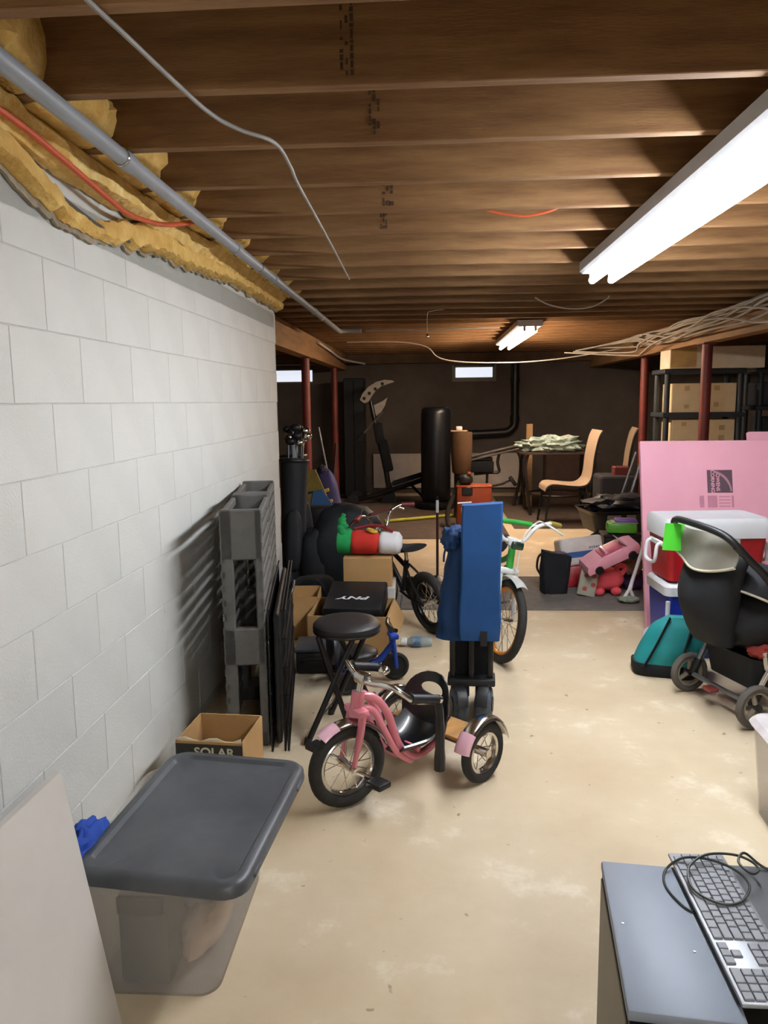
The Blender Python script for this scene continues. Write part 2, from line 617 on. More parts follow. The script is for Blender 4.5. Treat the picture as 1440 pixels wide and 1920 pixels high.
# ------------------------------------------------------------------ fluorescent fixtures
HOUSING = mat('fixture_enamel', '#c9ccd0', 0.45, var=0.04)
def fixture(y0, label, col, strength, z=2.18):
    t = thing('strip_light', label, 'light', (0.92, y0, 0), group='fluorescent strip lights')
    Lf = 2.44
    MB().prism([(-0.115, z - 0.05), (-0.115, z - 0.004), (0.115, z - 0.004), (0.115, z - 0.05), (0.1, z - 0.062), (-0.1, z - 0.062)],
               Lf, Matrix(((1, 0, 0, 0), (0, 0, 1, 0), (0, 1, 0, 0), (0, 0, 0, 1)))).build('housing', HOUSING, t, smooth=False)
    em = emit('tube_glow', col, strength)
    for dx in (-0.05, 0.05):
        for yy in (0.012, Lf - 0.012):
            MB().rbox((dx, yy, z - 0.075), (0.026, 0.022, 0.06), 0.004, 1).build('lamp_holder', WHITEP, t, smooth=False)
        MB().cyl((dx, 0.024, z - 0.1), (dx, Lf - 0.024, z - 0.1), 0.019, seg=10).build('lamp_tube', em, t)
fixture(1.9, 'long bright fluorescent strip light under the joists at upper right', (0.93, 0.96, 1.0), NEAR_TUBE)
fixture(7.3, 'small far fluorescent strip light glowing warm above the table', (1.0, 0.74, 0.52), FAR_TUBE)
fixture(-2.9, 'fluorescent strip light behind the viewer', (1.0, 0.97, 0.93), NEAR_TUBE * 1.0)

# ------------------------------------------------------------------ along the top of the left wall: pipe, cables, insulation
PVC = mat('grey_conduit', '#8f959c', 0.4, var=0.06)
t = thing('conduit_pipe', 'long grey plastic conduit pipe hung under the joists along the left wall', 'pipe', (-0.893, 0, 2.152))
MB().cyl((0.02, 0.6, 0), (-0.012, 7.85, 0), 0.023, seg=16).build('pipe', PVC, t)
for y in (2.31, 3.62, 4.5, 6.1):
    k = 0.02 - 0.032 * (y - 0.6) / 7.25
    MB().cyl((k, y - 0.035, 0), (k, y + 0.035, 0), 0.0275, seg=16).build('coupling', PVC, t)
for y in (2.27, 4.1, 6.5):
    k = 0.02 - 0.032 * (y - 0.6) / 7.25
    MB().torus((k, y, 0), (0, 1, 0), 0.025, 0.003, 20, 6).build('hanger_strap', CHROME, t)
MB().tube([(-0.012, 7.84, 0), (0.0, 7.9, 0.005), (0.06, 7.93, 0.01), (0.2, 7.93, 0.01)], 0.022, 12, n=5).build('elbow', PVC, t)

CABG = mat('grey_cable_jacket', '#8d8b86', 0.6)
tag(MB().tube([(-0.62, 1.3, 2.172), (-0.614, 1.459, 2.172), (-0.597, 1.615, 2.172), (-0.577, 1.81, 2.172), (-0.547, 2.024, 2.17), (-0.499, 2.132, 2.166),
               (-0.43, 2.249, 2.168), (-0.428, 2.483, 2.172), (-0.438, 2.691, 2.172), (-0.45, 3.444, 2.172), (-0.477, 4.702, 2.172)], 0.0055, 6, n=5).build('grey_cable', CABG),
    'thin grey electrical cable kinked across the undersides of the joists', 'cable')
ORANGE = mat('orange_jacket', '#c9542e', 0.5)
tag(MB().tube([(-0.99, 1.2, 2.135), (-0.99, 1.853, 2.128), (-0.99, 2.109, 2.112), (-0.99, 2.4, 2.085), (-0.985, 2.6, 2.07), (-0.97, 2.85, 2.095), (-0.94, 2.987, 2.125), (-0.9, 3.06, 2.15)], 0.0085, 8, n=5).build('orange_cable', ORANGE),
    'bright orange cable running along the yellow insulation above the block wall', 'cable')
tag(MB().tube([(0.22, 3.15, 2.185), (0.269, 3.155, 2.172), (0.33, 3.16, 2.163), (0.371, 3.165, 2.161), (0.42, 3.16, 2.165), (0.465, 3.154, 2.174), (0.5, 3.152, 2.186)], 0.0045, 6, n=4).build('orange_cable', ORANGE),
    'short red orange wire drooping below a joist left of the bright strip light', 'cable')
tag(MB().tube([(-1.035, 1.3, 2.05), (-1.03, 1.75, 2.06), (-1.03, 2.05, 2.05), (-1.028, 2.3, 2.015), (-1.03, 2.55, 2.0), (-1.035, 2.85, 2.02), (-1.03, 3.1, 2.06)], 0.006, 6, n=4).build('dark_grey_cable', mat('dark_cable', '#55524c', 0.6)),
    'dark grey cable sagging in front of the torn insulation on the block wall', 'cable')

BATT = mat('fibreglass', '#e6c478', 0.95, col2='#c79a4a', scale=14, bump=0.9, bscale=45)
BATT2 = mat('fibreglass_pale', '#ead08e', 0.95, col2='#cfa655', scale=18, bump=0.9, bscale=60)
PAPER = mat('kraft_facing', '#b0a48f', 0.9, col2='#6f6450', scale=10)
rnd = random.Random(4)
bays = [y for y, _ in joists if 0.3 < y < 5.2]
ORD = 'first second third fourth fifth sixth seventh eighth ninth tenth eleventh twelfth thirteenth fourteenth'.split()
for i, y in enumerate(bays):
    lo, hi = y + 0.022, y + 0.38
    mb = MB()
    n_y, n_a = 18, 12
    rings = []
    for a in range(n_y + 1):
        f = a / n_y
        yy = lo + (hi - lo) * f
        bulge = 0.055 + 0.05 * math.sin(math.pi * f) + 0.02 * rnd.random()
        ring = []
        prof = [(-1.25, 2.19), (-1.06, 2.19), (-1.0, 2.175), (-0.96, 2.185), (-0.93, 2.21), (-0.915, 2.25), (-0.925, 2.3), (-0.95, 2.35), (-1.0, 2.395), (-1.1, 2.41), (-1.25, 2.41)]
        for (x, z) in prof:
            nx = noise.noise(Vector((x * 9, yy * 9, z * 9))) * 0.045 + noise.noise(Vector((x * 27, yy * 27, z * 27))) * 0.018
            w = max(0, min(1, (x + 1.08) / 0.1))
            ring.append((x + (bulge - 0.06 + nx) * w, yy, min(2.412, z + nx * 0.6 * w)))
        rings.append(ring)
    mb.loft(rings)
    tag(mb.build('insulation_batt', BATT), 'yellow insulation batt in the %s joist bay from the far end of the block wall' % ORD[len(bays) - 1 - i], 'insulation', 'insulation batts between the joists')

# the torn strip hanging over the top of the wall
edge_b = [(0.6, 2.06), (1.5, 2.05), (1.93, 2.04), (2.08, 1.998), (2.25, 1.969), (2.46, 1.967), (2.73, 1.992), (3.05, 2.025), (3.39, 2.03), (4.11, 2.078), (5.27, 2.083), (5.37, 2.075)]
def interp(tab, y):
    for (a, za), (b, zb) in zip(tab, tab[1:]):
        if a <= y <= b:
            return za + (zb - za) * (y - a) / (b - a)
    return tab[-1][1] if y > tab[-1][0] else tab[0][1]
ins = thing('insulation_strip', 'ragged torn yellow insulation strip hanging over the top of the block wall', 'insulation', (0, 0, 0))
N = 320
up_r, lo_r = [], []
for i in range(N + 1):
    y = 0.6 + (5.385 - 0.6) * i / N
    zb = interp(edge_b, y) + 0.018 * noise.noise(Vector((y * 14, 3, 0))) + 0.01 * noise.noise(Vector((y * 40, 1, 0)))
    ztop = 2.185
    q = lambda s: noise.noise(Vector((y * 7, s * 5.1, 2.0)))
    sag = max(0.0, 1 - abs(y - 2.4) / 0.55)          # torn open: the strip splits into two lips here
    zm = zb + (ztop - zb) * 0.5
    up_r.append([(-1.058, y, ztop - 0.004), (-1.055, y, zm + 0.02 * sag), (-1.02 + 0.015 * q(1), y, zm - 0.005 + 0.03 * sag), (-0.985 + 0.025 * q(2), y, zm + 0.03 + 0.012 * q(3)),
                 (-0.975 + 0.025 * q(4), y, zm + 0.055), (-0.985 + 0.02 * q(5), y, ztop - 0.02), (-1.0, y, ztop - 0.006)])
    th = 0.045 * (1 - 0.55 * sag)
    top2 = zm + 0.012 - sag * (zm - zb - 0.035)
    lo_r.append([(-1.0585, y, top2), (-1.056, y, zb + 0.003), (-1.045, y, zb), (-1.05 + th + 0.012 * q(7), y, zb + 0.014), (-1.05 + th + 0.014 * q(8), y, (zb + top2) / 2 + 0.01), (-1.05 + th * 0.5, y, top2)])
MB().loft(up_r).build('upper_lip', BATT2, ins)
MB().loft(lo_r).build('lower_lip', BATT, ins)
pr = []
for i in range(N + 1):
    y = 0.6 + (5.385 - 0.6) * i / N
    zb = interp(edge_b, y) + 0.018 * noise.noise(Vector((y * 14, 3, 0))) + 0.01 * noise.noise(Vector((y * 40, 1, 0)))
    w = 0.004 + 0.012 * max(0, 0.4 + 1.2 * noise.noise(Vector((y * 6, 9, 0)))) + 0.012 * max(0, 1 - abs(y - 2.1) / 0.4)
    pr.append([(-1.062, y, zb + 0.006), (-1.062, y, zb - w), (-1.052, y, zb - w), (-1.05, y, zb + 0.006)])
MB().loft(pr).build('kraft_edge', PAPER, ins)

# white cables bundled along the right beam
ROMEX = mat('white_cable_jacket', '#c4bdb2', 0.5, var=0.08)
rnd = random.Random(11)
for i in range(12):
    pts = []
    ph = rnd.uniform(0, 6)
    for k in range(15):
        y = 3.4 + (9.6 - 3.4) * k / 14
        f = k / 14
        spread = 0.02 + 0.02 * i
        x = 2.435 - 0.012 * (i % 3) - 0.05 * math.sin(y * 1.9 + ph) ** 2 - 0.03 * (i // 3)
        z = 2.165 - spread * (0.55 + 0.35 * math.sin(y * 1.4 + ph)) - 0.02 * math.sin(y * 3.1 + i)
        if k == 14:
            x -= 0.1 + 0.05 * i
            z = 2.12 - 0.01 * i
        pts.append((x, y, z))
    tag(MB().tube(pts, 0.017, 6, n=5, flat=0.5).build('white_cable', ROMEX),
        'white electrical cable, one of a wavy bundle stapled along the right beam', 'cable', 'white cables along the right beam')
tag(MB().tube([(-1.0, 9.45, 2.165), (-0.4, 9.45, 2.16), (-0.05, 9.45, 2.1), (0.1, 9.45, 1.97), (0.35, 9.45, 1.915), (0.8, 9.45, 1.895), (1.24, 9.45, 1.905), (1.7, 9.45, 1.95), (2.2, 9.45, 2.03), (2.4, 9.45, 2.07)], 0.007, 6, n=5).build('white_cable', ROMEX),
    'thin white cable sagging across the room in front of the middle back window', 'cable')
tag(MB().tube([(-0.65, 7.93, 2.16), (-0.3, 7.95, 2.165), (0.0, 7.95, 2.155), (0.3, 7.95, 2.168), (0.7, 7.95, 2.172)], 0.008, 6, n=5).build('grey_cable', CABG),
    'grey cable leaving the far end of the conduit pipe to the right', 'cable')
tag(MB().tube([(-1.28, 9.0, 2.13), (-1.27, 10.0, 2.1), (-1.25, 11.2, 2.06), (-1.0, 12.0, 2.03)], 0.014, 8, n=5).build('thin_pipe', WHITEP),
    'thin pale pipe beside the left beam running to the back wall', 'pipe')
tag(MB().tube([(0.75, 5.7, 2.172), (0.85, 5.7, 2.12), (1.0, 5.7, 2.09), (1.15, 5.7, 2.1), (1.25, 5.7, 2.15), (1.27, 5.7, 2.174)], 0.009, 6, n=5, flat=0.6).build('white_cable', ROMEX),
    'short white cable loop drooping below the joists beyond the bright strip light', 'cable')
t = thing('pull_cord', 'thin pull cord with a small bead hanging from the joists', 'cord', (-0.02, 6.37, 0))
MB().tube([(0.13, 0, 2.178), (0.03, 0, 2.165), (0, 0, 2.14), (0, 0, 1.985)], 0.0025, 5, n=4).build('cord', ROMEX, t)
MB().lathe([(0.003, 0.035), (0.008, 0.028), (0.012, 0.012), (0.009, 0.0)], (0, 0, 1.955), seg=10).build('bead', CHROME, t)

# black drain pipe on the back wall
t = thing('drain_pipe', 'black drain pipe coming down the back wall and bending left', 'pipe', (1.31, 12.12, 0))
MB().tube([(0, 0, 2.05), (0, 0, 1.6), (0, 0, 1.15), (-0.02, 0, 1.04), (-0.1, 0, 0.97), (-0.22, 0, 0.95), (-0.7, 0, 0.93), (-0.95, 0, 0.92)], 0.062, 12, n=5).build('pipe', BLACK, t)
for z in (1.75, 1.17):
    MB().cyl((0, 0, z - 0.04), (0, 0, z + 0.04), 0.072, seg=14).build('coupling', BLACK, t)
tag(MB().box((0.25, 12.17, 0.36), (2.3, 0.04, 0.54)).build('insulation_board', mat('white_board', '#d2ccc6', 0.8, var=0.06), smooth=False),
    'low white board standing against the dark back wall', 'board')

# ------------------------------------------------------------------ floor mats
MAT1 = mat('grey_mat', '#76706a', 0.95, var=0.12, scale=12, bump=0.3, bscale=140)
tag(MB().rbox((1.05, 5.76, 0.004), (3.3, 1.02, 0.008), 0.003, 1).build('floor_mat', MAT1, smooth=False), 'dark grey mat under the heap of toys', 'mat')
MAT2 = mat('brown_rug', '#5d4f45', 0.95, var=0.15, scale=8, bump=0.3, bscale=120)
tag(MB().rbox((-0.35, 9.9, 0.004), (2.4, 3.7, 0.008), 0.003, 1).build('rug', MAT2, smooth=False), 'brown rug under the punching bag and weight bench', 'rug')
tag(MB().rbox((1.9, 10.2, 0.004), (1.9, 3.0, 0.008), 0.003, 1).build('rug', MAT2, smooth=False), 'brown rug under the table and tan chairs', 'rug')

# ------------------------------------------------------------------ wheels
def rim_spokes(mb, c, axis, r_in, r_out, n, rad=0.0018, w=0.02):
    a, u, v = frame_of(axis)
    c = Vector(c)
    for i in range(n):
        t = 2 * math.pi * i / n
        s_ = 1 if i % 2 else -1
        t2 = t + 0.35 * (1 if (i // 2) % 2 else -1)
        mb.cyl(c + a * w * s_ + (u * math.cos(t2) + v * math.sin(t2)) * r_in, c + (u * math.cos(t) + v * math.sin(t)) * r_out, rad, seg=5, cap=False)

def wheel(parent, c, axis, Rr, r, rim_mat, n=18, name='wheel', hub_w=0.03, rim_w=1.0, tyre=None):
    w = MB().torus(c, axis, Rr - r, r, 36, 10).build(name, tyre or RUBBER, parent)
    MB().torus(c, axis, Rr - 2 * r - 0.002, 0.011, 36, 8, flat=1.1 * rim_w).build('rim', rim_mat, w)
    mb = MB()
    rim_spokes(mb, c, axis, 0.016, Rr - 2 * r - 0.004, n)
    mb.build('spokes', CHROME, w, kind='stuff')
    a = Vector(axis).normalized()
    MB().cyl(Vector(c) - a * hub_w, Vector(c) + a * hub_w, 0.017, seg=12).build('hub', CHROME, w)
    return w

def rotz_pt(p, ang, piv):
    x, y = p[0] - piv[0], p[1] - piv[1]
    return (piv[0] + x * math.cos(ang) - y * math.sin(ang), piv[1] + x * math.sin(ang) + y * math.cos(ang), p[2])

# ------------------------------------------------------------------ pink tricycle
PINK = mat('pink_enamel', '#d57d8b', 0.3, var=0.06, coat=0.4)
PINKL = mat('pale_pink_enamel', '#e3b2c2', 0.3, var=0.04, coat=0.4)
t = thing('tricycle', 'pink child\'s tricycle with black bucket seat and chrome fenders', 'tricycle', (0.02, 2.955, 0), R(-131.3))
FW = (0.48, 0, 0.155)
PIV = (0.445, 0)
ST = R(-13)
S_ = lambda p: rotz_pt(p, ST, PIV)
Sv = lambda p: rotz_pt(p, ST, (0, 0))
wheel(t, S_(FW), Sv((0, 1, 0)), 0.155, 0.024, CHROME, 16, 'front_wheel', 0.04, 1.3)
for s in (1, -1):
    wheel(t, (0, 0.235 * s, 0.12), (0, 1, 0), 0.12, 0.02, CHROME, 12, 'rear_wheel', 0.03, 1.3)
MB().cyl((0, -0.26, 0.12), (0, 0.26, 0.12), 0.009, seg=10).build('rear_axle', STEEL, t)
def fender(name, c, axis, Rr, a0, a1, w, M_, tipm, tip):
    a, u, v = frame_of(axis)
    fx = Vector((1, 0, 0)) - a * a.x
    fx = fx.normalized()
    zz = Vector((0, 0, 1))
    def fn(Rq, A0, A1, ww):
        def f(i, j):
            th = A0 + (A1 - A0) * i
            q = (j - 0.5) * math.pi
            rad = Rq - 0.016 * (1 - math.cos(q)) 
            return Vector(c) + (fx * math.cos(th) + zz * math.sin(th)) * rad + a * (ww * math.sin(q))
        return f
    o = MB().sheet(fn(Rr, a0, a1, w), 20, 8, 0.003).build(name, M_, t, angle=70)
    MB().sheet(fn(Rr + 0.004, *tip, w + 0.004), 8, 8, 0.003).build('fender_tip', tipm, o, angle=70)
    return o
fender('front_fender', S_(FW), Sv((0, 1, 0)), 0.172, R(50), R(160), 0.03, CHROME, PINKL, (R(50), R(74)))
for s in (1, -1):
    fender('rear_fender', (0, 0.235 * s, 0.12), (0, 1, 0), 0.142, R(15), R(170), 0.03, CHROME, PINKL, (R(15), R(48)))
# fork with a flat crown
mb = MB()
for s in (1, -1):
    mb.tube([S_((0.437, 0.042 * s, 0.35)), S_((0.450, 0.045 * s, 0.28)), S_((0.480, 0.045 * s, 0.155))], [0.017, 0.016, 0.011], 10, n=4, flat=0.7)
mb.rbox((0, 0, 0), (0.05, 0.115, 0.03), 0.012, 2, Matrix.Translation(S_((0.437, 0, 0.352))) @ Matrix.Rotation(ST, 4, 'Z'))
mb.build('fork', PINK, t)
for s in (1, -1):
    MB().cyl(S_((0.480, 0.05 * s, 0.155)), S_((0.480, 0.065 * s, 0.155)), 0.012, seg=8).build('axle_nut', CHROME, t)
MB().cyl((0.443, 0, 0.33), (0.425, 0, 0.42), 0.024, seg=14).build('head_tube', PINK, t)
mb = MB()
mb.tube([(0.425, 0, 0.405), (0.37, 0.028, 0.385), (0.31, 0.032, 0.31), (0.25, 0.034, 0.165), (0.16, 0.036, 0.095), (0.02, 0.04, 0.12)], 0.015, 10, n=6)
mb.tube([(0.425, 0, 0.405), (0.37, -0.028, 0.385), (0.31, -0.032, 0.31), (0.25, -0.034, 0.165), (0.16, -0.036, 0.095), (0.02, -0.04, 0.12)], 0.015, 10, n=6)
mb.tube([(0.43, 0, 0.36), (0.385, 0.03, 0.345), (0.34, 0.034, 0.27), (0.27, 0.036, 0.15), (0.19, 0.036, 0.085)], 0.013, 10, n=6)
mb.tube([(0.43, 0, 0.36), (0.385, -0.03, 0.345), (0.34, -0.034, 0.27), (0.27, -0.036, 0.15), (0.19, -0.036, 0.085)], 0.013, 10, n=6)
mb.cyl((0.16, -0.05, 0.125), (0.16, 0.05, 0.125), 0.012, seg=10)
mb.build('frame', PINK, t)
TWOOD = mat('step_wood', '#b98a4e', 0.6, col2='#96693a', scale=4, stretch=(2, 12, 2))
MB().rbox((-0.02, 0, 0.158), (0.15, 0.40, 0.014), 0.004, 2).build('step_board', TWOOD, t, smooth=False)
# handlebar
mb = MB()
mb.cyl(S_((0.425, 0, 0.42)), S_((0.412, 0, 0.475)), 0.013, seg=12)
mb.tube([S_(p) for p in [(0.245, 0.2, 0.41), (0.325, 0.2, 0.43), (0.385, 0.16, 0.475), (0.41, 0.05, 0.463), (0.412, 0, 0.46), (0.41, -0.05, 0.463), (0.385, -0.16, 0.475), (0.325, -0.2, 0.43), (0.245, -0.2, 0.41)]], 0.011, 10, n=6)
mb.rbox((0, 0, 0), (0.04, 0.06, 0.04), 0.01, 2, Matrix.Translation(S_((0.412, 0, 0.47))))
mb.build('handlebar', CHROME, t)
for s in (1, -1):
    g = MB().cyl(S_((0.335, 0.2 * s, 0.438)), S_((0.225, 0.2 * s, 0.412)), 0.018, 0.017, seg=14).build('grip', BLACK, t)
    MB().cyl(S_((0.225, 0.2 * s, 0.412)), S_((0.210, 0.2 * s, 0.408)), 0.019, 0.014, seg=12).build('grip_end', CHROME, g)
MB().tube([S_((0.225, 0.2, 0.41)), S_((0.218, 0.205, 0.36)), S_((0.217, 0.205, 0.26)), S_((0.219, 0.205, 0.15))], [0.013, 0.015, 0.017, 0.02], 8, n=4).build('streamer', BLACK, t)
# bell
MB().blob(S_((0.375, 0.09, 0.515)), (0.022, 0.022, 0.016), 0, seg=14, rings=8).build('bell', CHROME, t)
# cranks and pedals
ca = R(-35)
for s in (1, -1):
    cx, cz = math.cos(ca) * 0.085 * s, math.sin(ca) * 0.085 * s
    p = S_((0.48 - cx, 0.072 * s, 0.155 + cz))
    MB().tube([S_((0.480, 0.06 * s, 0.155)), S_((0.48 - cx, 0.06 * s, 0.155 + cz))], 0.008, 8).build('crank', CHROME, t)
    MB().rbox((0, 0, 0), (0.06, 0.07, 0.022), 0.005, 2, Matrix.Translation(S_((0.48 - cx, 0.1 * s, 0.155 + cz)))).build('pedal', BLACK, t)
# bucket seat with a hand hole in the back
def seat_back(M_, parent):
    n = 28
    outer, inner = [], []
    for i in range(n):
        a = 2 * math.pi * i / n
        cy, cz = math.cos(a), math.sin(a)
        outer.append((math.copysign(abs(cy) ** 0.8, cy) * 0.118, 0.115 + math.copysign(abs(cz) ** 0.8, cz) * 0.13))
        inner.append((cy * 0.058, 0.18 + cz * 0.026))
    def place(y, z):
        x = -0.03 * (z / 0.2) + 0.5 * y * y / 0.112 * 0.75
        return Vector((x, y, z))
    ringsets = []
    for off in (0.0, -0.008):
        rs = []
        for k in range(5):
            f = k / 4
            rs.append([place(o[0] * (1 - f) + q[0] * f, o[1] * (1 - f) + q[1] * f) + Vector((off, 0, 0)) for o, q in zip(outer, inner)])
        ringsets.append(rs)
    mb = MB()
    mb.loft(ringsets[0] + ringsets[1][::-1] + [ringsets[0][0]], cap=False)
    mb.v = [tuple(Vector(p) + Vector((0.045, 0, 0.135))) for p in mb.v]
    return mb.build('seat_back', M_, parent)
SEATB = mat('glossy_black_seat', '#15171a', 0.28, var=0.06, coat=0.3)
seat_back(SEATB, t)
def pan(u, v):
    x = 0.035 + 0.23 * u
    y = (v - 0.5) * 0.22 * (1 - 0.35 * max(0, u - 0.55) / 0.45)
    z = 0.125 + 0.075 * (abs(v - 0.5) * 2) ** 2.4 * (1 - 0.5 * u) + 0.05 * (1 - u) ** 4 + 0.012 * u * u
    return (x, y, z)
MB().sheet(pan, 14, 14, 0.008).build('seat_pan', SEATB, t, angle=70)
MB().cyl((0.13, 0, 0.1), (0.13, 0, 0.122), 0.018, seg=10).build('seat_post', STEEL, t)

# ------------------------------------------------------------------ round folding stool
t = thing('folding_stool', 'black round folding stool with crossed metal legs', 'stool', (-0.37, 3.27, 0))
VIN = mat('black_vinyl', '#1d1a1b', 0.5, var=0.1, bump=0.1, bscale=90)
MB().lathe([(0.01, 0.452), (0.125, 0.452), (0.143, 0.456), (0.15, 0.468), (0.148, 0.485), (0.135, 0.498), (0.1, 0.505), (0.05, 0.507), (0.01, 0.508)], seg=32).build('seat', VIN, t)
MB().torus((0, 0, 0.456), (0, 0, 1), 0.143, 0.007, 32, 8).build('seat_rim', BLACKMETAL, t)
fa = [(-0.16, -0.18), (-0.10, 0.15)]
fb = [(0.03, -0.11), (0.10, 0.21)]
for (fx, fy), (gx, gy) in zip(fa, fb):
    m1 = [(fx, fy, 0.0), (fx * 0.3 + gx * 0.7 + 0.02, fy * 0.3 + gy * 0.7 + 0.03 * (1 if fy > 0 else 1), 0.45)]
    l1 = MB().cyl(m1[0], (gx * 0.75 + 0.02, gy * 0.55, 0.455), 0.0125, seg=12).build('leg', BLACKMETAL, t)
    MB().cyl((fx, fy, 0), (fx * 0.985 + 0.003, fy * 0.985, 0.03), 0.0155, seg=10).build('foot_cap', BLACK, l1)
    l2 = MB().cyl((gx, gy, 0.0), (fx * 0.7, fy * 0.6, 0.455), 0.0125, seg=12).build('leg', BLACKMETAL, t)
    MB().cyl((gx, gy, 0), (gx * 0.97, gy * 0.985, 0.03), 0.0155, seg=10).build('foot_cap', BLACK, l2)
for q in (fa, fb):
    a, b = Vector((*q[0], 0)), Vector((*q[1], 0))
    k = 0.86 if q is fa else 0.9
    MB().cyl((a.x * k + 0.012, a.y * k, 0.09), (b.x * k + 0.012, b.y * k, 0.09), 0.008, seg=8).build('stretcher', BLACKMETAL, t)
MB().tube([(-0.05, -0.11, 0.27), (-0.02, 0.03, 0.28), (0.02, 0.14, 0.27)], 0.006, 8, n=4).build('pivot_bar', STEEL, t)

# ------------------------------------------------------------------ folded wagon in a blue cover
BLUE = mat('blue_canvas', '#0f4a86', 0.75, var=0.1, scale=6, bump=0.12, bscale=220)
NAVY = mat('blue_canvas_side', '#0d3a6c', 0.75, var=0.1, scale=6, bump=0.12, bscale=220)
t = thing('folding_wagon', 'folded wagon standing upright in a blue canvas cover on black wheels', 'wagon', (0.185, 3.4, 0), R(-4))
mb = MB()
rings = []
for k in range(13):
    f = k / 12
    z = 0.40 + 0.6 * f
    w = 0.088 + 0.006 * math.sin(f * 9) * (1 - f)
    x0, x1 = 0.035 - w + 0.01 * f, 0.035 + w + 0.01 * f
    y0 = -0.105 - 0.012 * math.sin(f * 3) - (0.012 * math.sin(f * 22) * max(0, 1 - f * 2.2))
    y1 = y0 + 0.075
    lift = 0.012 * f
    rings.append([(x0 + 0.008, y0, z), (x1 - 0.008, y0, z + lift), (x1, y0 + 0.01, z + lift), (x1, y1, z + lift), (x0, y1, z), (x0, y0 + 0.01, z)])
mb.loft(rings).build('front_panel', BLUE, t, angle=50)
MB().box((0.04, -0.094, 1.0075), (0.06, 0.016, 0.003), Matrix.Rotation(R(-4), 4, 'Y') @ Matrix.Translation((0, 0, 0.006))).build('reflective_tab', mat('reflective', '#e8eef5', 0.3), t, smooth=False)
mb = MB()
rings = []
n = 36
for k in range(20):
    f = k / 19
    z = 0.385 + 0.49 * f
    wx = 0.125 - 0.045 * f ** 2
    wy = 0.115 - 0.03 * f
    cx, cy = -0.035 + 0.03 * f, 0.045
    ring = []
    for i in range(n):
        a = 2 * math.pi * i / n
        q = 1 + 0.07 * noise.noise(Vector((math.cos(a) * 2.5, math.sin(a) * 2.5, z * 9))) + 0.05 * math.sin(z * 60 + 3 * math.cos(a)) * (1 - f)
        ca_, sa_ = math.cos(a), math.sin(a)
        ring.append((cx + math.copysign(abs(ca_) ** 0.7, ca_) * wx * q, cy + math.copysign(abs(sa_) ** 0.7, sa_) * wy * q, z))
    rings.append(ring)
mb.loft(rings).build('cover', NAVY, t, angle=60)
MB().blob((-0.085, 0.03, 0.83), (0.055, 0.09, 0.06), 0.35, 3, 4, seg=24, rings=14).build('cover_flap', NAVY, t, angle=60)
MB().tube([(-0.06, -0.02, 0.86), (-0.115, -0.03, 0.80), (-0.125, -0.03, 0.74)], 0.012, 8, n=5, flat=0.4).build('strap', NAVY, t)
MB().box((0.055, -0.112, 0.415), (0.03, 0.01, 0.07)).build('buckle', BLACK, t, smooth=False)
for x in (-0.085, -0.045, 0.0, 0.045, 0.085):
    MB().rbox((x, 0.0 + 0.03 * (1 if x in (-0.045, 0.045) else -1), 0.30), (0.026, 0.026, 0.25), 0.005, 2).build('frame_tube', BLACKMETAL, t)
MB().rbox((0, 0.06, 0.28), (0.19, 0.1, 0.24), 0.02, 2).build('folded_bed', BLACKCLOTH, t)
MB().rbox((0, -0.01, 0.19), (0.215, 0.11, 0.035), 0.008, 2).build('axle_bracket', BLACK, t)
TREAD = mat('grey_tyre', '#4c5663', 0.7, var=0.2, scale=30, bump=0.5, bscale=70)
for (x, y, rz, w) in ((-0.055, -0.05, 14, 0.062), (0.058, -0.035, -6, 0.07), (-0.05, 0.13, 5, 0.06), (0.055, 0.13, -4, 0.06)):
    d = (math.cos(R(rz)), math.sin(R(rz)), 0)
    o = MB().lathe([(0.03, -w / 2), (0.07, -w / 2), (0.082, -w / 2 + 0.012), (0.085, 0), (0.082, w / 2 - 0.012), (0.07, w / 2), (0.03, w / 2)], (x, y, 0.0855), d, 26).build('wheel', TREAD, t, angle=30)
    MB().cyl(Vector((x, y, 0.0855)) - Vector(d) * (w / 2 + 0.006), Vector((x, y, 0.0855)) + Vector(d) * (w / 2 + 0.006), 0.034, seg=14).build('hub', BLACK, o)
    MB().torus((x, y, 0.0855), d, 0.093, 0.005, 14, 6, flat=w / 2 / 0.005 * 0.8, a0=R(190), a1=R(350)).build('wheel_guard', BLACK, o)

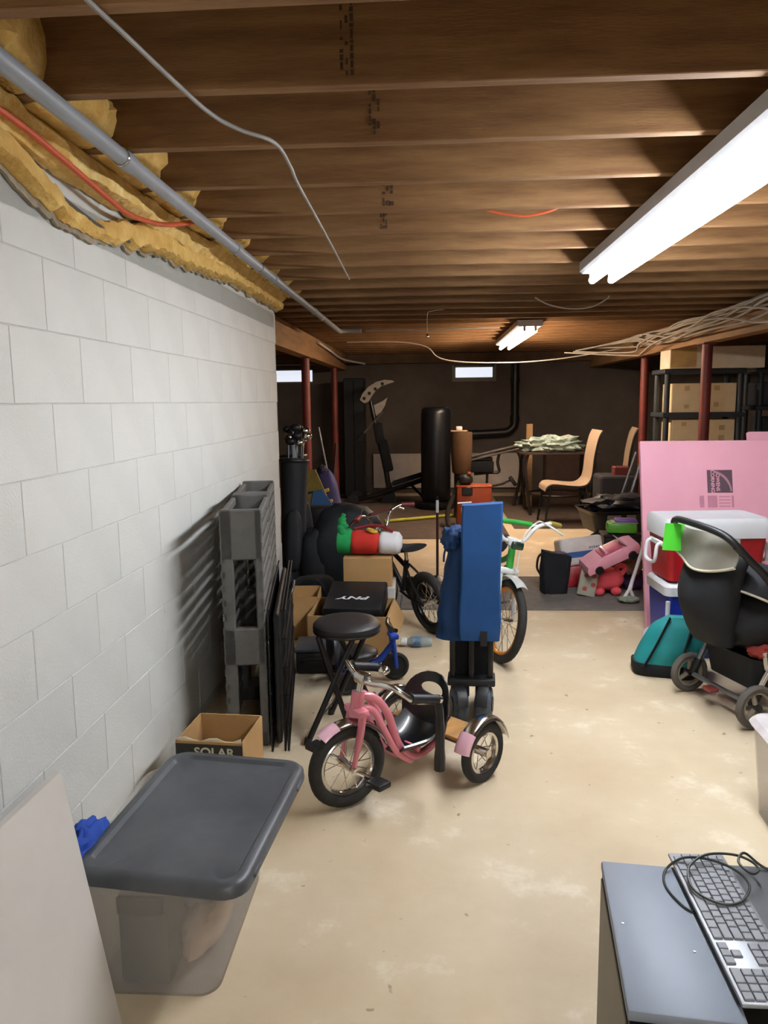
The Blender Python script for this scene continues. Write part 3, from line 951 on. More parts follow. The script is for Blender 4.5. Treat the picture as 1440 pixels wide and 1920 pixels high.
# ------------------------------------------------------------------ bicycles
def bicycle(label, rear, heading, lean, L, Rw, tyre_r, steer, M, bar, seat_h, bar_h, bar_w):
    t = thing('bicycle', label, 'bicycle', (rear[0], rear[1], 0), group='kids\' bicycles')
    h = math.atan2(heading[1], heading[0])
    t.rotation_euler = (Matrix.Rotation(h, 4, 'Z') @ Matrix.Rotation(lean, 4, 'X')).to_euler()
    piv = (L - 0.07, 0)
    s_ = lambda p: rotz_pt(p, steer, piv)
    sv = lambda p: rotz_pt(p, steer, (0, 0))
    wheel(t, (0, 0, Rw), (0, 1, 0), Rw, tyre_r, M['rim'], 20, 'rear_wheel', 0.05, 1.4)
    wheel(t, s_((L, 0, Rw)), sv((0, 1, 0)), Rw, tyre_r, M['rim'], 20, 'front_wheel', 0.045, 1.4)
    hx, hz0, hz1 = L - 0.09, 2 * Rw + 0.05, 2 * Rw + 0.15
    mb = MB()
    bb = (0.33 * L / 0.7, 0, Rw + 0.02)
    st = (0.24 * L / 0.7, 0, seat_h - 0.09)
    mb.tube([(hx, 0, hz0 + 0.01), (hx - 0.1, 0, hz0 - 0.05), bb], 0.02, 10, n=5)
    mb.tube([(hx - 0.005, 0, hz1 - 0.02), (hx - 0.15, 0, hz1 - 0.08), (st[0], 0, st[2] - 0.05)], 0.017, 10, n=5)
    mb.cyl(bb, st, 0.016, seg=10)
    for y in (-0.05, 0.05):
        mb.tube([(0, y, Rw), (bb[0] * 0.5, y * 0.9, Rw + 0.005), (bb[0], y * 0.5, bb[2])], 0.009, 8, n=4)
        mb.tube([(0, y, Rw), (st[0] * 0.5, y * 0.9, (Rw + st[2]) / 2), (st[0], y * 0.3, st[2] - 0.03)], 0.008, 8, n=4)
    mb.build('frame', M['frame'], t)
    MB().cyl((hx + 0.006, 0, hz0 - 0.02), (hx - 0.03, 0, hz1 + 0.01), 0.021, seg=12).build('head_tube', M['frame'], t)
    mb = MB()
    for y in (-0.05, 0.05):
        mb.tube([s_((L - 0.085, y * 0.7, hz0 - 0.02)), s_((L - 0.075, y, 2 * Rw - 0.01)), s_((L - 0.02, y, Rw + 0.06)), s_((L, y, Rw))], [0.016, 0.016, 0.014, 0.012], 8, n=4)
    mb.rbox((0, 0, 0), (0.04, 0.12, 0.035), 0.012, 2, Matrix.Translation(s_((L - 0.082, 0, hz0 - 0.015))) @ Matrix.Rotation(steer, 4, 'Z'))
    mb.build('fork', M['fork'], t)
    # handlebar
    bx = hx - 0.04
    hb = MB()
    hb.cyl(s_((bx + 0.01, 0, hz1)), s_((bx, 0, hz1 + 0.06)), 0.014, seg=10)
    e = bar_w / 2
    pts = [(bx - 0.05, e, bar_h), (bx - 0.01, e * 0.75, bar_h + 0.01), (bx + 0.02, e * 0.42, bar_h - 0.02), (bx + 0.02, e * 0.22, hz1 + 0.065), (bx + 0.015, 0, hz1 + 0.05),
           (bx + 0.02, -e * 0.22, hz1 + 0.065), (bx + 0.02, -e * 0.42, bar_h - 0.02), (bx - 0.01, -e * 0.75, bar_h + 0.01), (bx - 0.05, -e, bar_h)]
    hb.tube([s_(p) for p in pts], 0.0115, 10, n=5)
    hb.cyl(s_((bx + 0.015, e * 0.5, bar_h - 0.012)), s_((bx + 0.015, -e * 0.5, bar_h - 0.012)), 0.008, seg=8)
    hb.rbox((0, 0, 0), (0.05, 0.06, 0.045), 0.01, 2, Matrix.Translation(s_((bx + 0.012, 0, hz1 + 0.05))) @ Matrix.Rotation(steer, 4, 'Z'))
    hbo = hb.build('handlebar', M['bar'], t)
    for s in (1, -1):
        MB().cyl(s_((bx - 0.055, e * 1.01 * s, bar_h)), s_((bx - 0.008, e * 0.72 * s, bar_h + 0.01)), 0.017, seg=12).build('grip', M['grip'], t)
        MB().tube([s_((bx + 0.0, e * 0.66 * s, bar_h + 0.0)), s_((bx + 0.045, e * 0.72 * s, bar_h - 0.01)), s_((bx + 0.04, e * 0.95 * s, bar_h - 0.04))], 0.007, 8, n=4).build('brake_lever', M['lever'], t)
    MB().tube([s_((bx + 0.022, e * 0.3, bar_h - 0.01)), s_((bx + 0.025, 0, bar_h - 0.008)), s_((bx + 0.022, -e * 0.3, bar_h - 0.01))], 0.015, 10).build('bar_pad', M['pad'], hbo)
    MB().tube([s_((bx + 0.03, e * 0.6, bar_h)), s_((bx + 0.09, e * 0.3, bar_h + 0.02)), s_((bx + 0.1, 0.02, bar_h - 0.08)), s_((bx + 0.1, 0.02, hz0))], 0.004, 6, n=6).build('brake_cable', M['cable'], t)
    # saddle
    sd = []
    for k in range(9):
        f = k / 8
        x = st[0] - 0.13 + 0.25 * f
        w = 0.068 * (1 - f) ** 0.7 + 0.018
        z = seat_h + 0.012 * math.cos(f * 4)
        sd.append([(x, math.cos(a) * w, z + (0.02 * math.sin(a) if math.sin(a) > 0 else 0.045 * math.sin(a) * (0.5 + 0.5 * f))) for a in [2 * math.pi * i / 14 for i in range(14)]])
    MB().loft(sd).build('saddle', M['saddle'], t, angle=60)
    MB().cyl(st, (st[0] - 0.005, 0, seat_h - 0.01), 0.012, seg=10).build('seat_post', CHROME, t)
    # crank, chain guard, pedals
    MB().lathe([(0.01, 0), (0.07, 0.0), (0.072, 0.004), (0.01, 0.006)], (bb[0], -0.055, bb[2]), (0, 1, 0), 22).build('chainring', BLACKMETAL, t)
    MB().prism([(-0.02, Rw - 0.03), (bb[0] + 0.06, bb[2] - 0.05), (bb[0] + 0.09, bb[2] + 0.02), (bb[0], bb[2] + 0.075), (-0.02, Rw + 0.03)], 0.006,
               Matrix(((1, 0, 0, 0), (0, 0, 1, -0.07), (0, 1, 0, 0), (0, 0, 0, 1)))).build('chain_guard', M['guard'], t, smooth=False)
    for s in (1, -1):
        p = (bb[0] + 0.08 * s, 0.085 * s, bb[2] + 0.03 * s)
        MB().tube([(bb[0], 0.07 * s, bb[2]), p], 0.008, 8).build('crank', STEEL, t)
        MB().rbox((p[0], p[1] + 0.05 * s, p[2]), (0.06, 0.08, 0.022), 0.005, 2).build('pedal', M['pedal'], t)
    MB().tube([(bb[0] - 0.06, 0.05, bb[2] - 0.01), (bb[0] - 0.1, 0.13, max(0.02, math.tan(abs(lean)) * 0.13) if lean > 0 else 0.0)], 0.006, 8).build('kickstand', STEEL, t)
    return t, s_
WHITEE = mat('white_enamel', '#d9dbda', 0.35, var=0.04)
GREENE = mat('green_enamel', '#2f9a3a', 0.35, var=0.08)
ORIM = mat('orange_rim', '#e08a1e', 0.4, var=0.06)
OLIVE = mat('olive_grip', '#9c8a3a', 0.6)
M1 = dict(rim=ORIM, frame=GREENE, fork=WHITEE, bar=WHITEE, grip=OLIVE, lever=WHITEE, pad=GREENE, cable=WHITEP, saddle=BLACK, guard=WHITEE, pedal=mat('amber_pedal', '#b9a27a', 0.4))
t, s_ = bicycle('white and green kids\' bicycle with an orange front rim', (0.27, 4.87), (0.12, -0.99), R(-11.5), 0.68, 0.235, 0.024, R(12), M1, None, 0.62, 0.79, 0.62)
# front mudguard over the wheel
def mg(u, v):
    th = R(62) + R(60) * u
    q = (v - 0.5) * 2
    p = (0.68 + math.cos(th) * 0.26 * 1, 0.032 * q, 0.235 + math.sin(th) * (0.26 - 0.012 * q * q))
    return s_(p)
MB().sheet(mg, 14, 6, 0.003).build('front_mudguard', mat('silver_guard', '#a9aba8', 0.4, var=0.05), t, angle=60)
MB().rbox((0, 0, 0), (0.03, 0.07, 0.045), 0.01, 2, Matrix.Translation(s_((0.64, 0.0, 0.66)))).build('headlight', mat('headlight', '#1f3a2c', 0.2, coat=0.5), t)
M2 = dict(rim=BLACKMETAL, frame=BLACKMETAL, fork=BLACKMETAL, bar=CHROME, grip=mat('dark_red_grip', '#6e1f22', 0.5), lever=CHROME, pad=mat('pad_red', '#5b1a22', 0.5), cable=BLACK, saddle=BLACKCLOTH, guard=BLACKMETAL, pedal=BLACK)
bicycle('black kids\' bicycle with chrome handlebar beside the cardboard box', (0.01, 4.72), (-0.55, 0.835), R(-7), 0.64, 0.2, 0.028, R(12), M2, None, 0.53, 0.72, 0.52)

# ------------------------------------------------------------------ plastic pallet against the wall
PAL = mat('grey_pallet_plastic', '#5d5c59', 0.65, var=0.12, scale=7, bump=0.12, bscale=70)
t = thing('plastic_pallet', 'grey plastic shipping pallet stood on edge against the block wall', 'pallet', (-0.775, 3.06, 0), R(9.0))
PT = 0.175
slat = None
for side in (-1, 1):
    for k in range(17):
        loc = (side * (PT / 2 - 0.011), 0.6, 0.03 + 0.06 * k)
        if slat is None:
            slat = MB().rbox((0, 0, 0), (0.022, 1.2, 0.036), 0.004, 1).build('slat', PAL, t, loc=loc, smooth=False)
        else:
            share(slat, 'slat', t, loc)
for yy, d in ((0.02, 0.04), (0.6, 0.14), (1.18, 0.04)):
    for z0, z1 in ((0.0, 0.07), (0.36, 0.52), (0.81, 1.02)):
        MB().rbox((0, yy, (z0 + z1) / 2), (PT - 0.002, d, z1 - z0), 0.006, 1).build('end_block', PAL, t, smooth=False)
    MB().rbox((-0.06, yy, 0.51), (0.05, d, 1.018), 0.005, 1).build('stile', PAL, t, smooth=False)
    MB().rbox((0.07, yy, 0.51), (0.033, d, 1.018), 0.005, 1).build('stile', PAL, t, smooth=False)
# folded wire crate in front of the pallet
t = thing('wire_crate', 'folded black wire dog crate leaning beside the grey pallet', 'crate', (-0.635, 3.02, 0), R(8.5))
tray = MB().rbox((0.0, 0.5, 0.3), (0.022, 0.92, 0.57), 0.008, 1).build('tray', BLACK, t, smooth=False)
for i, x in enumerate((-0.032, 0.022, 0.036)):
    mb = MB()
    for k in range(33):
        mb.cyl((x, 0.01 + 0.0306 * k, 0.003), (x, 0.01 + 0.0306 * k, 0.615), 0.0022, seg=4, cap=False)
    for k in range(6):
        mb.cyl((x + 0.004, 0.0, 0.004 + 0.1216 * k), (x + 0.004, 1.0, 0.004 + 0.1216 * k), 0.003, seg=5, cap=False)
    mb.build('wire_panel', BLACKMETAL, t, kind='stuff')
MB().tube([(0.04, 0.4, 0.55), (0.06, 0.43, 0.6), (0.06, 0.57, 0.6), (0.04, 0.6, 0.55)], 0.007, 8, n=4).build('handle', BLACK, t)

# ------------------------------------------------------------------ boxes
def open_box(name, label, loc, rotz, w, d, h, m, flaps=(1, 1, 1, 1), tk=0.005, flap=0.11, fa=None):
    """open cardboard carton: four walls, a bottom and folded-out flaps; w along x, d along y"""
    t = thing(name, label, 'box', loc, rotz)
    MB().box((0, d / 2, tk / 2), (w, d, tk)).build('bottom', m, t, smooth=False)
    MB().box((0, tk / 2, h / 2), (w, tk, h)).build('front_panel', m, t, smooth=False)
    MB().box((0, d - tk / 2, h / 2), (w, tk, h)).build('back_panel', m, t, smooth=False)
    MB().box((-w / 2 + tk / 2, d / 2, h / 2), (tk, d, h)).build('side_panel', m, t, smooth=False)
    MB().box((w / 2 - tk / 2, d / 2, h / 2), (tk, d, h)).build('side_panel', m, t, smooth=False)
    fa = fa or (-60, 30, 20, 25)
    for k, on in enumerate(flaps):
        if not on:
            continue
        a = R(fa[k])
        L_ = (w if k < 2 else d) - 0.01
        o = MB().box((0, flap / 2, 0), (L_, flap, tk))
        Mx = {0: Matrix.Translation((0, 0, h)) @ Matrix.Rotation(R(180), 4, 'Z') @ Matrix.Rotation(a, 4, 'X'),
              1: Matrix.Translation((0, d, h)) @ Matrix.Rotation(a, 4, 'X'),
              2: Matrix.Translation((-w / 2, d / 2, h)) @ Matrix.Rotation(R(90), 4, 'Z') @ Matrix.Rotation(a, 4, 'X'),
              3: Matrix.Translation((w / 2, d / 2, h)) @ Matrix.Rotation(R(-90), 4, 'Z') @ Matrix.Rotation(a, 4, 'X')}[k]
        o.v = [tuple(Mx @ Vector(p)) for p in o.v]
        o.build('flap', m, t, smooth=False)
    return t
open_box('cardboard_box', 'open cardboard box holding a black case behind the stool', (-0.475, 4.2, 0), R(-3), 0.46, 0.42, 0.25, CARD, (0, 0, 0, 1), fa=(0, 0, -80, -62), flap=0.13)
t = thing('equipment_case', 'black case with white lettering lying tilted in the open cardboard box', 'case', (-0.45, 4.24, 0.155), 0, rot=(R(13), 0, R(-3)))
MB().rbox((0, 0.2, 0.07), (0.34, 0.36, 0.12), 0.012, 2).build('body', BLACK, t)
text('lettering', 'PNY', 0.05, WHITEP, t, (0.0, 0.155, 0.1305), (0, 0, math.pi), bold=0.0015, shear=0.25, sx=1.9)
t = thing('carton', 'plain brown cardboard carton under the red and green decoration', 'box', (-0.395, 4.70, 0.30), R(1))
MB().rbox((0, 0.13, 0.092), (0.305, 0.26, 0.184), 0.004, 1).build('body', CARD, t, smooth=False)
MB().box((0, 0.13, 0.1845), (0.05, 0.26, 0.001)).build('tape', mat('packing_tape', '#a8824e', 0.3), t, smooth=False)
t = thing('game_box', 'white board game box with coloured edges under the brown carton', 'box', (-0.39, 4.68, 0.22), R(1))
MB().rbox((0, 0.15, 0.04), (0.335, 0.3, 0.079), 0.004, 1).build('body', mat('printed_white', '#c8c6c2', 0.5, col2='#b6b2ae', scale=10), t, smooth=False)
MB().box((0.02, -0.0008, 0.045), (0.2, 0.001, 0.03)).build('printed_band', mat('printed_red', '#a8404a', 0.5, col2='#5a6f8a', scale=18), t, smooth=False)
t = thing('storage_crate', 'dark storage crate supporting the white game box', 'crate', (-0.395, 4.68, 0), R(1))
MB().rbox((0, 0.15, 0.11), (0.33, 0.3, 0.218), 0.01, 1).build('body', BLACK, t, smooth=False)
MB().rbox((0, 0.15, 0.2), (0.345, 0.315, 0.02), 0.006, 1).build('rim', BLACK, t, smooth=False)
open_box('cardboard_box', 'low brown cardboard box beside the wire crate', (-0.80, 4.55, 0.0), R(4), 0.22, 0.3, 0.27, CARD, (0, 0, 0, 0))
t = thing('tool_case', 'black plastic tool case on the floor behind the wire crate', 'case', (-0.63, 3.95, 0), R(5))
MB().rbox((0, 0.12, 0.06), (0.19, 0.24, 0.118), 0.014, 2).build('body', BLACK, t)
MB().rbox((0, 0.12, 0.128), (0.2, 0.25, 0.02), 0.008, 2).build('lid', mat('dark_grey_plastic', '#30343a', 0.4), t)
MB().tube([(-0.06, -0.005, 0.07), (-0.05, -0.025, 0.09), (0.05, -0.025, 0.09), (0.06, -0.005, 0.07)], 0.008, 8, n=4).build('handle', BLACK, t)
GREYBAG = mat('grey_fabric', '#4b4c50', 0.9, var=0.15, bump=0.2, bscale=150)
# water bottle on its side
t = thing('water_bottle', 'clear plastic water bottle with white cap lying on the floor', 'bottle', (-0.18, 4.43, 0.032), R(0))
CLEAR = translucent('clear_bottle', '#9fb6c4', 0.45, 0.1)
MB().lathe([(0.012, 0.035), (0.02, 0.045), (0.031, 0.06), (0.032, 0.12), (0.03, 0.17), (0.026, 0.185), (0.006, 0.187)], (0, 0, 0), (1, 0, 0), 18).build('body', CLEAR, t)
MB().lathe([(0.018, 0.0), (0.023, 0.004), (0.023, 0.034), (0.018, 0.038)], (0, 0, 0), (1, 0, 0), 16).build('cap', WHITEP, t)
MB().cyl((0.075, 0, 0), (0.12, 0, 0), 0.0325, seg=18).build('label_wrap', mat('bottle_label', '#6f93b5', 0.4, col2='#2a2f3d', scale=20), t)

# blue child's tricycle frame behind the stool
BLUEE = mat('blue_enamel', '#1c49b4', 0.4, var=0.1)
t = thing('tricycle', 'small blue framed tricycle with black seat behind the round stool', 'tricycle', (-0.43, 3.82, 0), R(14))
MB().tube([(0.0, 0, 0.07), (0.08, 0, 0.1), (0.16, 0, 0.11), (0.24, 0, 0.2)], 0.018, 10, n=5).build('frame', BLUEE, t)
MB().tube([(-0.1, 0.0, 0.25), (-0.06, 0, 0.14), (-0.02, 0, 0.06)], 0.017, 10, n=4).build('rear_stay', BLUEE, t)
MB().tube([(-0.03, -0.16, 0.075), (-0.03, 0, 0.085), (-0.03, 0.16, 0.075)], 0.013, 8).build('rear_axle', BLUEE, t)
MB().tube([(0.235, 0.03, 0.24), (0.245, 0.035, 0.14), (0.25, 0.035, 0.075)], 0.011, 8).build('fork_leg', BLUEE, t)
MB().tube([(0.235, -0.03, 0.24), (0.245, -0.035, 0.14), (0.25, -0.035, 0.075)], 0.011, 8).build('fork_leg', BLUEE, t)
MB().rbox((0.24, 0, 0.243), (0.05, 0.09, 0.03), 0.01, 2).build('fork_crown', BLUEE, t)
for c_ in ((-0.03, 0.16, 0.06), (-0.03, -0.16, 0.06), (0.25, 0, 0.075)):
    w_ = MB().torus(c_, (0, 1, 0), c_[2] - 0.014, 0.014, 24, 8).build('wheel', RUBBER, t)
    MB().lathe([(0.01, -0.008), (c_[2] - 0.026, -0.006), (c_[2] - 0.026, 0.006), (0.01, 0.008)], c_, (0, 1, 0), 18).build('hub', BLACK, w_)
MB().blob((0.04, 0.0, 0.16), (0.12, 0.11, 0.04), 0.05, 2, 1).build('seat', BLACK, t)
MB().blob((-0.075, 0.0, 0.21), (0.035, 0.115, 0.1), 0.05, 2, 1).build('backrest', mat('charcoal_seat', '#2e2f33', 0.5), t)
MB().tube([(0.235, -0.11, 0.3), (0.225, -0.05, 0.29), (0.22, 0.05, 0.29), (0.235, 0.11, 0.3)], 0.011, 8, n=4).build('handlebar', BLACKMETAL, t)
MB().cyl((0.24, 0, 0.24), (0.22, 0, 0.29), 0.012, seg=8).build('stem', BLUEE, t)

# ------------------------------------------------------------------ red, white and green decoration on the carton
t = thing('christmas_decoration', 'stuffed red, white and green Christmas decoration lying on the carton', 'decoration', (-0.39, 4.82, 0.486), 0)
FELT_R = mat('red_felt', '#c02a1c', 0.9, var=0.08, bump=0.1, bscale=120)
FELT_W = mat('white_felt', '#d9d7da', 0.9, var=0.04, bump=0.1, bscale=120)
FELT_G = mat('green_felt', '#12924a', 0.9, var=0.1, bump=0.15, bscale=120)
def cush(x0, x1, ry, rz, n=9):
    rr = []
    for k in range(n):
        f = k / (n - 1)
        e = min(1, 0.55 + 3.2 * min(f, 1 - f))
        rr.append([(x0 + (x1 - x0) * f, math.cos(a) * ry * e, rz + math.sin(a) * rz * e) for a in [2 * math.pi * i / 22 for i in range(22)]])
    return MB().loft(rr)
cush(-0.13, 0.07, 0.105, 0.077).build('body', FELT_R, t, angle=60)
cush(0.055, 0.21, 0.1, 0.072).build('tip', FELT_W, t, angle=60)
mb = MB()
cush_pts = []
mb.loft([[(x, math.cos(a) * ry, 0.085 + math.sin(a) * rz) for a in [2 * math.pi * i / 22 for i in range(22)]] for x, ry, rz in ((-0.205, 0.07, 0.05), (-0.195, 0.11, 0.084), (-0.16, 0.115, 0.085), (-0.125, 0.105, 0.08), (-0.11, 0.09, 0.07))])
for k, (dy, dz, l) in enumerate(((-0.06, 0.03, 0.05), (0.0, 0.06, 0.07), (0.05, 0.05, 0.05))):
    mb.tube([(-0.16, dy, 0.11 + dz), (-0.175, dy * 1.05, 0.15 + dz), (-0.16, dy * 1.1, 0.13 + dz + l)], [0.028, 0.024, 0.014], 10, n=4)
mb.build('cuff', FELT_G, t, angle=60)
MB().torus((0.02, -0.03, 0.155), (0.3, 0, 1), 0.028, 0.011, 16, 8).build('bow', mat('gold_ribbon', '#c79a2a', 0.4, var=0.15), t)
MB().tube([(-0.1, 0.05, 0.155), (0.0, 0.05, 0.175), (0.08, 0.02, 0.175), (0.15, -0.03, 0.15)], 0.009, 8, n=5).build('trim_cord', mat('dark_red_cord', '#8c1c1e', 0.8), t)

# ------------------------------------------------------------------ tote with grey lid, white board, small solar box
MILKY = translucent('milky_plastic', '#dcd7d3', 0.24, 0.3)
LIDM = mat('grey_lid', '#54575b', 0.42, col2='#3c3f44', scale=3.5, bump=0.06, bscale=25)
t = thing('storage_tote', 'clear plastic storage tote with things inside, standing by the block wall', 'tote', (-0.69, 1.65, 0), 0)
def rrect(x0, x1, y0, y1, r, z, n=5):
    pts = []
    for cx, cy, a0 in ((x1 - r, y0 + r, -90), (x1 - r, y1 - r, 0), (x0 + r, y1 - r, 90), (x0 + r, y0 + r, 180)):
        for k in range(n + 1):
            a = R(a0 + 90 * k / n)
            pts.append((cx + r * math.cos(a), cy + r * math.sin(a), z))
    return pts
def shell(w0, d0, w1, d1, h, r, tk=0.004):
    o = lambda z: (w0 + (w1 - w0) * z / h, d0 + (d1 - d0) * z / h)
    rr = []
    for z in (0.0, h * 0.5, h):
        w, d = o(z)
        rr.append(rrect(-w / 2, w / 2, (d1 - d) / 2, (d1 + d) / 2, r, z))
    for z in (h, h * 0.5, tk):
        w, d = o(z)
        rr.append(rrect(-w / 2 + tk, w / 2 - tk, (d1 - d) / 2 + tk, (d1 + d) / 2 - tk, r - tk, z))
    return MB().loft(rr)
shell(0.32, 0.52, 0.36, 0.58, 0.31, 0.05).build('body', MILKY, t, angle=50)
mb = MB()
mb.loft([rrect(-0.18, 0.18, 0, 0.58, 0.055, 0.298), rrect(-0.193, 0.193, -0.013, 0.593, 0.06, 0.298), rrect(-0.193, 0.193, -0.013, 0.593, 0.06, 0.316), rrect(-0.18, 0.18, 0.0, 0.58, 0.055, 0.316), rrect(-0.18, 0.18, 0, 0.58, 0.055, 0.298)], cap=False)
mb.build('rim', MILKY, t, angle=40)
t = thing('plastic_cover', 'dark grey plastic lid lying askew on the clear tote', 'lid', (-0.622, 1.925, 0.345), 0, rot=(R(1.0), R(1.5), R(-5)))
w, d = 0.215, 0.31
rr = [rrect(-w + 0.012, w - 0.012, -d + 0.012, d - 0.012, 0.05, 0.004), rrect(-w, w, -d, d, 0.06, -0.02), rrect(-w - 0.004, w + 0.004, -d - 0.004, d + 0.004, 0.062, -0.018), rrect(-w - 0.002, w + 0.002, -d - 0.002, d + 0.002, 0.062, 0.006),
      rrect(-w + 0.008, w - 0.008, -d + 0.008, d - 0.008, 0.055, 0.016), rrect(-w + 0.026, w - 0.026, -d + 0.026, d - 0.026, 0.045, 0.016), rrect(-w + 0.034, w - 0.034, -d + 0.034, d - 0.034, 0.04, 0.006),
      rrect(-w + 0.09, w - 0.09, -d + 0.09, d - 0.09, 0.03, 0.008)]
MB().loft(rr).build('lid_panel', LIDM, t, angle=50)
for y in (-0.2, 0.2):
    MB().rbox((w + 0.002, y, -0.006), (0.012, 0.06, 0.016), 0.004, 1).build('latch_tab', LIDM, t)
tag(MB().blob((0, 0, 0), (0.05, 0.10, 0.06), 0.35, 3, 7).build('blue_cloth', mat('royal_blue_cloth', '#1b46a6', 0.85, var=0.15, bump=0.2), loc=(-0.88, 1.76, 0.335)), 'royal blue cloth spilling out under the grey lid', 'cloth')
t = thing('dark_bin', 'dark grey bin standing inside the clear tote', 'bin', (-0.725, 1.69, 0.006))
DG = mat('greenish_grey_plastic', '#3d4540', 0.6)
MB().rbox((0.01, 0.09, 0.125), (0.13, 0.16, 0.25), 0.015, 2).build('body', DG, t)
MB().rbox((0.01, 0.006, 0.225), (0.12, 0.02, 0.05), 0.006, 1).build('rim_band', BLACK, t)
tag(MB().blob((0, 0, 0.1), (0.06, 0.16, 0.08), 0.2, 2, 2).build('navy_cloth', mat('navy_cloth', '#30384e', 0.9), loc=(-0.6, 1.9, 0.13)), 'navy cloth bundle inside the clear tote', 'cloth')
tag(MB().blob((0, 0, 0.06), (0.06, 0.17, 0.07), 0.2, 2, 9, zmin=0.0).build('tan_cloth', mat('tan_cloth', '#b09880', 0.9), loc=(-0.615, 1.92, 0.006)), 'tan cloth at the bottom of the clear tote', 'cloth')

# white panel leaning by the wall, bottom left
PANEL = mat('white_panel', '#c9c5bf', 0.7, var=0.04, scale=3)
a = Vector((-0.724, 1.575, 0.0))
b = Vector((-0.812, 1.545, 0.655))
dr = Vector((-0.03, -1.0, 0.0)).normalized()
upv = (b - a)
nn = dr.cross(upv.normalized()).normalized() * 0.018
mb = MB()
A = [a, a + dr * 1.2, b + dr * 1.2, b]
mb.add([tuple(p) for p in A] + [tuple(p + nn) for p in A], [(0, 1, 2, 3), (7, 6, 5, 4), (0, 4, 5, 1), (1, 5, 6, 2), (2, 6, 7, 3), (3, 7, 4, 0)])
tag(mb.build('wall_board', PANEL, smooth=False), 'plain off-white board leaning at lower left in front of the tote', 'board')

t = open_box('cardboard_box', 'small black and brown open box with cream lettering behind the grey lid', (-0.80, 2.58, 0), R(-4), 0.25, 0.25, 0.245, CARD, (0, 0, 0, 0))
BP = mat('black_print', '#262420', 0.6, var=0.15)
MB().box((0, -0.0012, 0.1175), (0.249, 0.002, 0.235)).build('printed_front', BP, t, smooth=False)
text('lettering', 'SOLAR', 0.045, mat('cream_print', '#c9c4ac', 0.6), t, (0.02, -0.0028, 0.205), (R(90), 0, 0), bold=0.001, sx=1.1)
rr = []
for k in range(9):
    x = -0.122 + 0.03 * k
    z = 0.238 + 0.008 * math.sin(k * 1.7)
    rr.append([(x, 0.0065, z - 0.03), (x, 0.008, z - 0.03), (x, 0.009, z + 0.012), (x, 0.0065, z + 0.012)])
MB().loft(rr).build('foam_edge', mat('cream_foam', '#ddd5bd', 0.8), t)

# ------------------------------------------------------------------ computer towers and keyboard, bottom right
CASE = mat('silver_case', '#858e9c', 0.5, 0.1, var=0.04, scale=3)
BEIGE = mat('case_side', '#6b645b', 0.5, var=0.06)
t = thing('computer_tower', 'silver grey desktop computer tower at the lower right corner', 'computer', (0.326, 1.175, 0), R(-6.5))
MB().rbox((0.095, 0.215, 0.21), (0.185, 0.42, 0.42), 0.003, 1).build('chassis', BEIGE, t, smooth=False)
MB().rbox((0.095, 0.212, 0.43), (0.19, 0.43, 0.02), 0.004, 2).build('top_cover', CASE, t)
MB().rbox((0.095, -0.004, 0.21), (0.186, 0.02, 0.418), 0.006, 2).build('front_bezel', BLACK, t)
MB().rbox((0.0005, 0.21, 0.215), (0.004, 0.4, 0.39), 0.002, 1).build('side_panel', BEIGE, t, smooth=False)
for (x, y) in ((0.02, 0.22), (0.14, 0.16)):
    MB().cyl((x, y, 0.44), (x, y, 0.4412), 0.0025, seg=10).build('rivet', STEEL, t)
for x in (0.03, 0.16):
    for y in (0.05, 0.38):
        pass
t = thing('computer_tower', 'dark grey computer tower under the silver keyboard', 'computer', (0.556, 1.13, 0), R(-3.5))
DARKC = mat('dark_case', '#3b3d40', 0.45, var=0.06)
MB().rbox((0.1, 0.24, 0.215), (0.19, 0.47, 0.43), 0.006, 2).build('chassis', DARKC, t, smooth=False)
MB().rbox((0.1, -0.004, 0.215), (0.186, 0.02, 0.42), 0.006, 2).build('front_bezel', BLACK, t)
MB().rbox((0.1, 0.24, 0.4325), (0.192, 0.475, 0.006), 0.003, 1).build('top_cover', mat('dark_cover', '#55595e', 0.35, var=0.08), t, smooth=False)

ALU = mat('keyboard_alu', '#9a9ea4', 0.4, 0.3, var=0.04)
KEY = mat('keyboard_keys', '#8d9198', 0.5, var=0.03)
# local frame: x across (0..0.118), y along the long axis (0..0.435)
t = thing('keyboard', 'silver full-size computer keyboard lying on the computer towers', 'keyboard', (0.513, 1.178, 0.448), R(-1.2))
MB().rbox((0.059, 0.2175, 0.002), (0.118, 0.435, 0.008), 0.003, 2).build('base', ALU, t)
MB().cyl((0.108, 0.01, -0.0005), (0.108, 0.425, -0.0005), 0.0065, seg=10).build('rear_riser', WHITEP, t)
kproto = {}
def key(u0, u1, v0, v1):
    """key spanning u0..u1 units along the long axis from the far end, row v"""
    pu = 0.0187
    y0 = 0.007 + u0 * pu
    y1 = 0.007 + u1 * pu
    x0, x1 = v0 + 0.0011, v1 - 0.0011
    ln, wd = round(y1 - y0 - 0.0024, 4), round(x1 - x0, 4)
    loc = ((x0 + x1) / 2, (y0 + y1) / 2, 0.0065)
    k = (ln, wd)
    if k not in kproto:
        l, w_ = ln / 2, wd / 2
        rg = lambda z, e: [(-w_ + e, -l + e, z), (w_ - e, -l + e, z), (w_ - e, l - e, z), (-w_ + e, l - e, z)]
        kproto[k] = MB().loft([rg(-0.001, 0), rg(0.0025, 0), rg(0.0035, 0.001)]).build('key', KEY, t, loc=loc, smooth=False)
    else:
        share(kproto[k], 'key', t, loc)
rows = [0.006 + 0.0185 * i for i in range(6)]
rh = 0.0187
